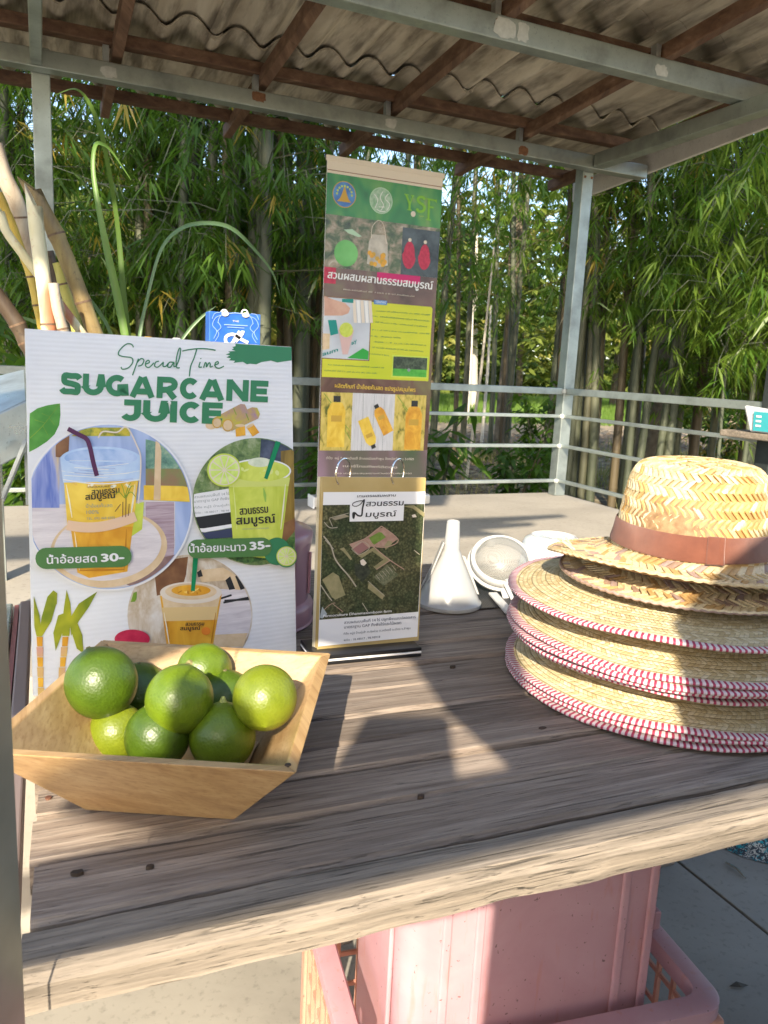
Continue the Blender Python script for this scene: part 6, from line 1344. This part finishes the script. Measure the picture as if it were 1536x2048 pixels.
def clump(px, y, n, sx, sy, H, lab, leafn=900, zlo=1.3, zhi=3.6, mats=None, rr=(.022, .045), seed=0, lean=.10, lx_=0, fy=-.35, lsx=1.6, per=7):
    rd_ = random.Random(seed+11); x = aty(px, 900, y).x; t = thing('bamboo_clump', lab, 'bamboo', (x, y, 0), 'bamboo clumps behind the shelter'); cents = []
    for i in range(n):
        a = rd_.uniform(0, 2*PI); q = rd_.uniform(0, 1)**.5; bx = x+sx*q*math.cos(a); by = y+sy*q*math.sin(a); r_ = rd_.uniform(*rr); h = H*rd_.uniform(.8, 1.1); lx1 = rd_.gauss(lx_, lean)*h*.35+(bx-x)*.5; ly1 = rd_.gauss(0, lean*.6)*h*.3
        pts = []; rads = []; nn_ = 14
        for k in range(nn_+1): u = k/nn_; pts.append((bx+lx1*u**1.6, by+ly1*u**1.6, -.02+h*u)); rads.append(r_*(1-.55*u)*(1.0))
        mb = MB(); mb.tube(pts, rads, 8)
        nz = rd_.uniform(.1, .3)
        while nz < min(h, 3.4):
            u = nz/h; c = Vector((bx+lx1*u**1.6, by+ly1*u**1.6, nz)); mb.tube([c-Vector((0, 0, .008)), c+Vector((0, 0, .008))], r_*(1-.55*u)*1.10, 8, cap=False); nz += rd_.uniform(.24, .34)
        mb.build('culm', culm_m, t, smooth=True, ang=50)
        cents.append((pts, h))
    r = np.random.default_rng(seed+5); mb = MB(); pts_ = []
    nb_ = leafn//6
    for i in range(nb_):
        P_, h = cents[int(r.integers(len(cents)))]; zz = r.uniform(zlo-.2, zhi); u = min(1, zz/h); k = min(len(P_)-2, int(u*(len(P_)-1))); b0_ = np.array(P_[k]); b0_[2] = zz
        a = r.uniform(0, 2*PI); ln = r.uniform(.25, .9)*lsx*.6; rise = r.uniform(-.25, .30); e = b0_+np.array([math.cos(a)*ln*1.15, math.sin(a)*ln*.8+fy*r.uniform(0, 1), rise*ln+.10]); e2 = e+np.array([math.cos(a)*.15, math.sin(a)*.1, -r.uniform(.10, .35)])
        mb.tube([b0_, (b0_+e)/2+np.array([0, 0, .06]), e, e2], [.006, .004, .0025, .0012], 3, cap=False)
        for q in range(6): s_ = r.uniform(.25, 1.0); base = (b0_*(1-s_)+e*s_) if q < 4 else (e*(1-s_)+e2*s_); pts_.append(base+r.normal(0, .05, 3))
    mb.build('branches', culm_m, t, kind='stuff')
    leafcloud('foliage', pts_, mats or [bl1, bl2, bl3], t, seed=seed, per=per)
    return t
clump(60, 6.4, 9, .5, .4, 6.5, 'bamboo clump behind the sugarcane stalks at the left edge', 1300, 1.2, 3.4, [bl1, bl2, bl3], seed=1)
clump(300, 5.6, 8, .55, .35, 6.5, 'bamboo clump behind the bent cane leaf, with thin grey poles', 1200, 1.55, 3.4, [bld, bl1, bl3], seed=2)
clump(420, 6.6, 10, .5, .4, 7, 'dark bamboo clump between the sign and banner, farther back', 900, 1.5, 3.6, [bld, bl1, bl2], seed=3)
clump(505, 5.0, 6, .22, .25, 6.5, 'group of thick grey bamboo poles directly left of the blue bag and banner', 520, 1.75, 3.2, [bld, bl1, bl3], rr=(.035, .05), seed=4)
clump(610, 5.6, 9, .30, .3, 6.5, 'brownish bamboo poles showing right beside the banner', 520, 1.6, 3.3, [bld, bl1, bl3], rr=(.03, .045), seed=5)
clump(790, 7.2, 7, .6, .4, 7, 'bamboo clump hidden by the banner, leaves rising over its top', 800, 1.9, 4.0, [bl1, bld, bl2], seed=6)
clump(985, 8.5, 6, .55, .5, 7.5, 'airy bamboo clump seen between the banner and the corner post', 600, 2.1, 4.4, [bl1, bl2, bl3], rr=(.03, .05), seed=7, lx_=-.12)
clump(1175, 5.6, 11, .42, .38, 7, 'dense bamboo clump of dark poles directly behind the corner post', 750, 2.0, 3.9, [bl1, bl2, bl3], rr=(.030, .048), seed=8, lean=.13)
clump(1275, 5.0, 7, .30, .30, 7, 'bamboo clump right of the corner post, poles fanning outward', 1000, 1.75, 3.6, [bl1, bl2, bl3], rr=(.028, .042), seed=9, lean=.16, lx_=.05)
clump(1440, 5.0, 6, .40, .35, 6.5, 'leafy bamboo clump drooping over the right railing', 1800, 1.15, 3.4, [bl1, bl2, bl2], seed=10, lx_=-.05)
clump(1640, 4.4, 6, .45, .3, 6, 'bamboo clump at the far right edge behind the tissue pack', 1500, 1.2, 3.2, [bl1, bl2, bl2], seed=12, lx_=-.1)
# broad-leaved plants near the platform
def shrub(px, y, H, n, lab, w=.22, L=(.10, .18), wd=.28, seed=1, mats=None):
    x = aty(px, 900, y).x; t = thing('shrub', lab, 'shrub', (x, y, 0), 'leafy plants on the soil behind the platform'); mb = MB(); r = np.random.default_rng(seed); pts = []
    for i in range(5):
        a = r.uniform(0, 2*PI); e = np.array([x+w*math.cos(a)*r.uniform(.2, 1), y+w*math.sin(a), H*r.uniform(.7, 1)]); mb.tube([(x, y, -.02), ((x*2+e[0])/3, (y*2+e[1])/3, H*.45), e], [.012, .008, .003], 5)
        for k in range(n//5): s = r.uniform(.3, 1.05); pts.append(np.array([x, y, 0])*(1-s)+e*s+r.normal(0, .05, 3))
    mb.build('stem', culm_m, t); leafcloud('leaves', pts, mats or [bld, bl1], t, L=L, wd=wd, per=4, droop=.5, seed=seed)
shrub(872, 3.35, 1.0, 44, 'dark long-leaved plant just behind the railing beside the banner', .16, (.14, .22), .20, 21)
shrub(1040, 4.6, .62, 90, 'leafy dark shrub behind the railing left of the corner post', .22, (.08, .13), .34, 22)
shrub(1075, 5.4, 1.15, 110, 'taller shrub with small leaves in front of the corner post poles', .2, (.08, .12), .34, 23)
shrub(700, 4.2, .7, 80, 'shrub hidden low behind the roll-up banner', .3, (.09, .15), .3, 24)
shrub(20, 3.6, 1.25, 220, 'bushy plant glimpsed beyond the steel hood at the left', .35, (.08, .16), .25, 25, [bl1, bl2])
shrub(1380, 9.5, 1.5, 260, 'rounded pale green shrub on the soil beyond the right railing', .5, (.08, .13), .4, 26, [bl2, bl1])
shrub(1490, 8.0, 1.4, 240, 'dark rounded shrub beyond the tissue pack', .5, (.08, .13), .4, 27, [bl1, bld])
shrub(1440, 6.6, 1.1, 200, 'low leafy shrub under the drooping bamboo on the right', .4, (.08, .13), .34, 28, [bl1, bl3])
shrub(560, 9.0, .9, 200, 'yellow green shrub in the sun behind the banner side poles', .6, (.10, .16), .3, 29, [bl2, bl3])
bark = plain('tree_bark', (.10, .075, .05), (.20, .16, .11), 12, .85, bump=.5, bscale=40, bdist=.01); barkp = plain('pale_stake', (.42, .38, .30), (.55, .50, .42), 30, .8)
def slim(px, y, h, r, m, lab, px2=None, nm='slim_tree', cat='tree', crown=0, seed=0):
    x = aty(px, 900, y).x; x2 = aty(px2 or px, 900, y).x; t = thing(nm, lab, cat, (x, y, 0)); MB().tube([(x, y, -.03), ((x+x2)/2+.02, y, h*.5), (x2, y, h)], [r, r*.85, r*.55], 8).build('trunk', m, t, smooth=True, ang=60)
    if crown:
        rr_ = np.random.default_rng(seed); C_ = np.array([x2, y, h])+rr_.normal(0, 1, (crown, 3))*np.array([.9, .8, .7]); leafcloud('crown', C_, [bl2, bl1, bl3], t, L=(.12, .22), wd=.36, per=5, droop=.5, seed=seed)
slim(935, 6.3, 2.2, .016, barkp, 'thin pale stake leaning beside the banner beyond the railing', 960, 'stake', 'stake')
slim(962, 10.5, 2.1, .028, barkp, 'thin whitish trunk standing on the sunny lawn', 962)
slim(1000, 9.0, 3.6, .11, bark, 'stout brown trunk left of the corner post beyond the lawn edge', 1004, crown=160, seed=31)
slim(1300, 6.6, 4.5, .11, bark, 'thick grey brown trunk above the straw hat crown', 1322, crown=120, seed=32)
slim(1268, 6.9, 4.2, .06, bark, 'slim forked trunk between corner post and thick trunk', 1240, crown=80, seed=33)
slim(1455, 9.6, 4.5, .07, bark, 'dark trunk standing in the shrubs near the ledge plank', 1462, crown=120, seed=34)
slim(1415, 7.4, 2.0, .022, bark, 'slender dark sapling above the right side of the hat', 1412)
slim(930, 15.5, 2.6, .05, barkp, 'pale trunk at the back of the lawn beside the banner', 926)
slim(1100, 16, 3.0, .06, barkp, 'pale trunk at the back of the lawn behind the corner post', 1105)
slim(1250, 17, 3.0, .05, barkp, 'pale trunk on the far lawn between the bamboo poles', 1246)
clump(1505, 3.9, 4, .25, .2, 5, 'small near bamboo clump with bright drooping leaves above the right railing', 1100, 1.45, 2.9, [bl2, bl1, bl2], rr=(.012, .02), seed=15, lx_=-.15)
# distant trees: rows of separate sunlit trees
dl1 = m_leaf('far_leaf', (.10, .14, .025), (.20, .24, .05), .45); dl2 = m_leaf('far_leaf_yellow', (.24, .25, .05), (.36, .34, .09), .45); dl3 = m_leaf('far_leaf_dark', (.035, .07, .015), (.08, .12, .025), .4)
rd2 = random.Random(5); spots = []
FT = ['seen low between the steel bar and the peeled cane', 'seen through the gap between left post and tall cane leaf', 'seen under the arch of the bent cane leaf', 'seen directly over the blue paper bag', 'seen left of the banner beside the thick grey poles', 'mostly hidden by the left half of the banner', 'mostly hidden by the right half of the banner', 'showing just right of the banner top', 'behind the thin whitish trunk on the lawn', 'behind the stout brown trunk', 'directly behind the steel corner post', 'between corner post and thick grey brown trunk', 'above the middle of the banded hat', 'behind the dark trunk near the ledge plank', 'at the right picture edge above the tissue pack']
for k, (px, y) in enumerate(((30, 17), (170, 13), (300, 18), (420, 14), (540, 17), (640, 22), (760, 18), (860, 24), (950, 21), (1040, 26), (1130, 21), (1230, 24), (1330, 20), (1420, 17), (1510, 22))):
    x = aty(px, 760, y).x; H = rd2.uniform(4.5, 6.5)*y/18; t = thing('field_tree', ('yellow green', 'dark green', 'light green')[k % 3]+' far tree '+FT[k], 'tree', (x, y, 0), 'sunlit trees in the row beyond the field')
    MB().tube([(x, y, -.03), (x+rd2.uniform(-.2, .2), y, H*.35), (x+rd2.uniform(-.3, .3), y, H*.8)], [.14, .11, .04], 8).build('trunk', bark if k % 2 else barkp, t, smooth=True)
    r = np.random.default_rng(100+k); n = 420; th_ = r.uniform(0, 2*PI, n); ph = np.arccos(r.uniform(-1, 1, n)); rad = r.uniform(.55, 1, n)**.5; lump = 1+.28*np.sin(3*th_+k)*np.sin(2*ph)+.2*np.sin(7*th_+ph*5)
    cx = np.stack([np.cos(th_)*np.sin(ph)*H*.34, np.sin(th_)*np.sin(ph)*H*.3, np.cos(ph)*H*.36], 1)*(rad*lump)[:, None]+np.array([x, y, H*.56])
    leafcloud('crown', cx, [(dl2, dl1, dl3)[k % 3], dl1, (dl3, dl3, dl2)[k % 3]], t, L=(.22, .42), wd=.45, per=7, droop=.45, spread=1.6, seed=k)
o = leafcloud('woodland', np.stack([rng.uniform(-20, 75, 9000), rng.uniform(34, 44, 9000), np.abs(rng.normal(0, 1, 9000))*3.2], 1), [dl1, dl3, dl2], None, L=(.5, .9), wd=.5, per=5, droop=.4, seed=77); tag(o, 'hazy green woodland closing the view beyond the fields', 'woodland')
# low undergrowth and grass
def grass(name, n, x0, x1, y0, y1, h, m, lab, seed, dens=None):
    r = np.random.default_rng(seed); X = r.uniform(x0, x1, n); Y = r.uniform(y0, y1, n); keep = np.sin(X*2.3+seed)+np.sin(Y*3.1)+r.normal(0, .7, n) > (dens if dens is not None else -9); X, Y = X[keep], Y[keep]; N = len(X)
    hh = r.uniform(h*.5, h*1.2, N); a = r.uniform(0, 2*PI, N); w = hh*.06; lx2 = r.normal(0, .35, N)*hh; ly2 = r.normal(0, .35, N)*hh
    p0 = np.stack([X-np.cos(a)*w, Y-np.sin(a)*w, np.full(N, -.02)], 1); p1 = np.stack([X+np.cos(a)*w, Y+np.sin(a)*w, np.full(N, -.02)], 1); p2 = np.stack([X+lx2, Y+ly2, hh], 1)
    V = np.stack([p0, p1, p2], 1).reshape(-1, 3); Fc = np.arange(N*3).reshape(-1, 3); me = bpy.data.meshes.new(name); me.from_pydata(V.tolist(), [], Fc.tolist()); me.materials.append(m); o = bpy.data.objects.new(name, me); COL.objects.link(o); o['kind'] = 'stuff'; tag(o, lab, 'grass'); return o
gr1 = m_leaf('dry_grass', (.26, .22, .09), (.36, .32, .15), .3, .7); gr2 = m_leaf('lawn_grass', (.10, .19, .025), (.19, .30, .05), .45, .6); gr3 = m_leaf('weed_grass', (.09, .13, .03), (.20, .22, .07), .4, .6)
grass('dry_grass', 26000, -4, 11, 3.0, 9.5, .10, gr1, 'thin dry straw-coloured grass on the soil behind the platform', 1, .1)
grass('weeds', 12000, -4, 12, 3.2, 10.5, .16, gr3, 'green weeds scattered between the bamboo poles', 2, .8)
grass('lawn', 60000, -6, 30, 14.5, 30, .22, gr2, 'bright sunlit lawn beyond the bamboo', 3)
ll = rng.uniform(0, 1, (6000, 2)); pts = np.stack([-5+17*ll[:, 0], 3+10*ll[:, 1], np.full(6000, .0)], 1)
lit = leafcloud('leaf_litter', pts, [plain('dead_leaf', (.16, .10, .05), (.30, .22, .12), 5, .8)], None, L=(.07, .14), wd=.16, per=3, droop=.03, seed=9); tag(lit, 'fallen bamboo leaves covering the soil around the clumps', 'leaf litter')

# ================================================================ BEHIND THE PHOTOGRAPHER: unseen screen and trees added to throw shade
def scr(u, w): return (u, w)
sk = thing('shade_screen', 'unseen cut-out screen added behind the photographer to shade the sign and counter', 'screen', (0, -.36, 0))
SP = [[(-1.05, 1.50), (-.62, 1.530), (-.46, 1.57), (-.322, 1.522), (-.255, 1.418), (-.179, 1.336), (0.0, 1.336), (-.085, 1.377), (-.155, 1.431), (-.180, 1.559), (-.185, 1.63), (-.325, 1.655), (-.345, 2.03), (-1.05, 2.05)],
      [(-1.3, 1.268), (1.6, 1.272), (1.6, 1.336), (-1.3, 1.336)],
      [(.022, 1.337), (1.6, 1.337), (1.6, 1.72), (.55, 1.70), (.22, 1.615), (.07, 1.525), (.010, 1.47)],
      [(-.240, 1.337), (-.258, 1.410), (-.261, 1.418), (-.355, 1.435), (-.375, 1.337)],
      [(-.20, .02), (1.6, .02), (1.6, 1.17), (-.18, 1.17)],
      [(-1.3, 1.176), (1.6, 1.176), (1.6, 1.226), (-1.3, 1.222)],
      [(-.61, 1.385), (-.61, 1.41), (-.50, 1.42), (-.378, 1.385), (-.377, 1.337), (-.47, 1.337)],
      [(-.520, 1.415), (-.43, 1.39), (-.445, 1.448), (-.515, 1.492)],
      [(-3.2, 2.24), (-.15, 2.24), (-.28, 2.30), (-.05, 2.32), (-.05, 2.35), (-.24, 2.36), (.10, 2.40), (.10, 2.43), (-3.2, 2.43)],
      [(-1.15, 2.6), (-.44, 2.6), (-.44, 3.3), (-1.15, 3.3)]]
cloth = plain('shade_panel_dark', (.05, .05, .06), (.08, .08, .09), 30, .9)
for i, pg_ in enumerate(SP):  # added panels, each cut to the outline of the shadow it casts
    tri = geometry.tessellate_polygon([[Vector((p[0], p[1], 0)) for p in pg_]]); n = len(pg_); y0, y1 = -.356-.002*i, -.350-.002*i
    V = [(p[0], y1, p[1]) for p in pg_]+[(p[0], y0-.004, p[1]) for p in pg_]; Fc = [tuple(f) for f in tri]+[tuple(n+k for k in f) for f in tri]+[(k, (k+1) % n, (k+1) % n+n, k+n) for k in range(n)]
    MB().add(V, Fc).build('shade_panel', cloth, sk)
for x in (-1.25, 1.55): MB().box(x, x+.04, -.42, -.38, 0, 3.3).build('post', M['steel'], sk)  # unseen posts added with the shade screen
# unseen trees added behind the photographer so their crowns shade the bamboo
for k, (x0_, x, y, zc, rx) in enumerate(((-6.6, -6.0, -4.2, 8.6, 2.6), (-5.6, -3.4, -4.6, 8.9, 2.3), (-9.2, -8.6, -3.8, 8.4, 2.4), (.4, -.6, -5.2, 9.4, 2.0))):
    t = thing('shade_tree', ('unseen tree added for shade behind the photographer, second from the left', 'unseen leaning tree added for shade behind the photographer, third from the left', 'leftmost of the unseen shade trees added behind the photographer', 'rightmost of the unseen shade trees added behind the photographer')[k], 'tree', (x0_, y, 0), 'tall trees behind the photographer'); MB().tube([(x0_, y, -.03), (x0_+.05, y-.1, 4), (x0_*.75+x*.25, y, 5.6), (x, y, 8.5)], [.22, .17, .14, .07], 8).build('trunk', bark, t, smooth=True)
    r = np.random.default_rng(300+k); n = 480; d = r.normal(0, 1, (n, 3)); d /= np.linalg.norm(d, axis=1)[:, None]; d *= (r.uniform(.1, 1, n)**.4)[:, None]
    leafcloud('crown', d*np.array([rx, 1.3, 2.0])+np.array([x, y, zc]), [bl1, bld], t, L=(.22, .38), wd=.36, per=5, droop=.4, seed=300+k)
for o in bpy.data.objects:
    if o.type == 'EMPTY' and o.get('label'): pass
bpy.data.objects['steel_shelter']['label'] = 'open shelter with galvanised posts and corrugated cement roof over the concrete platform'
bpy.data.objects['flip_card_stand']['label'] = 'ring-bound card stand with aerial farm photo and Thai lettering on a black base'
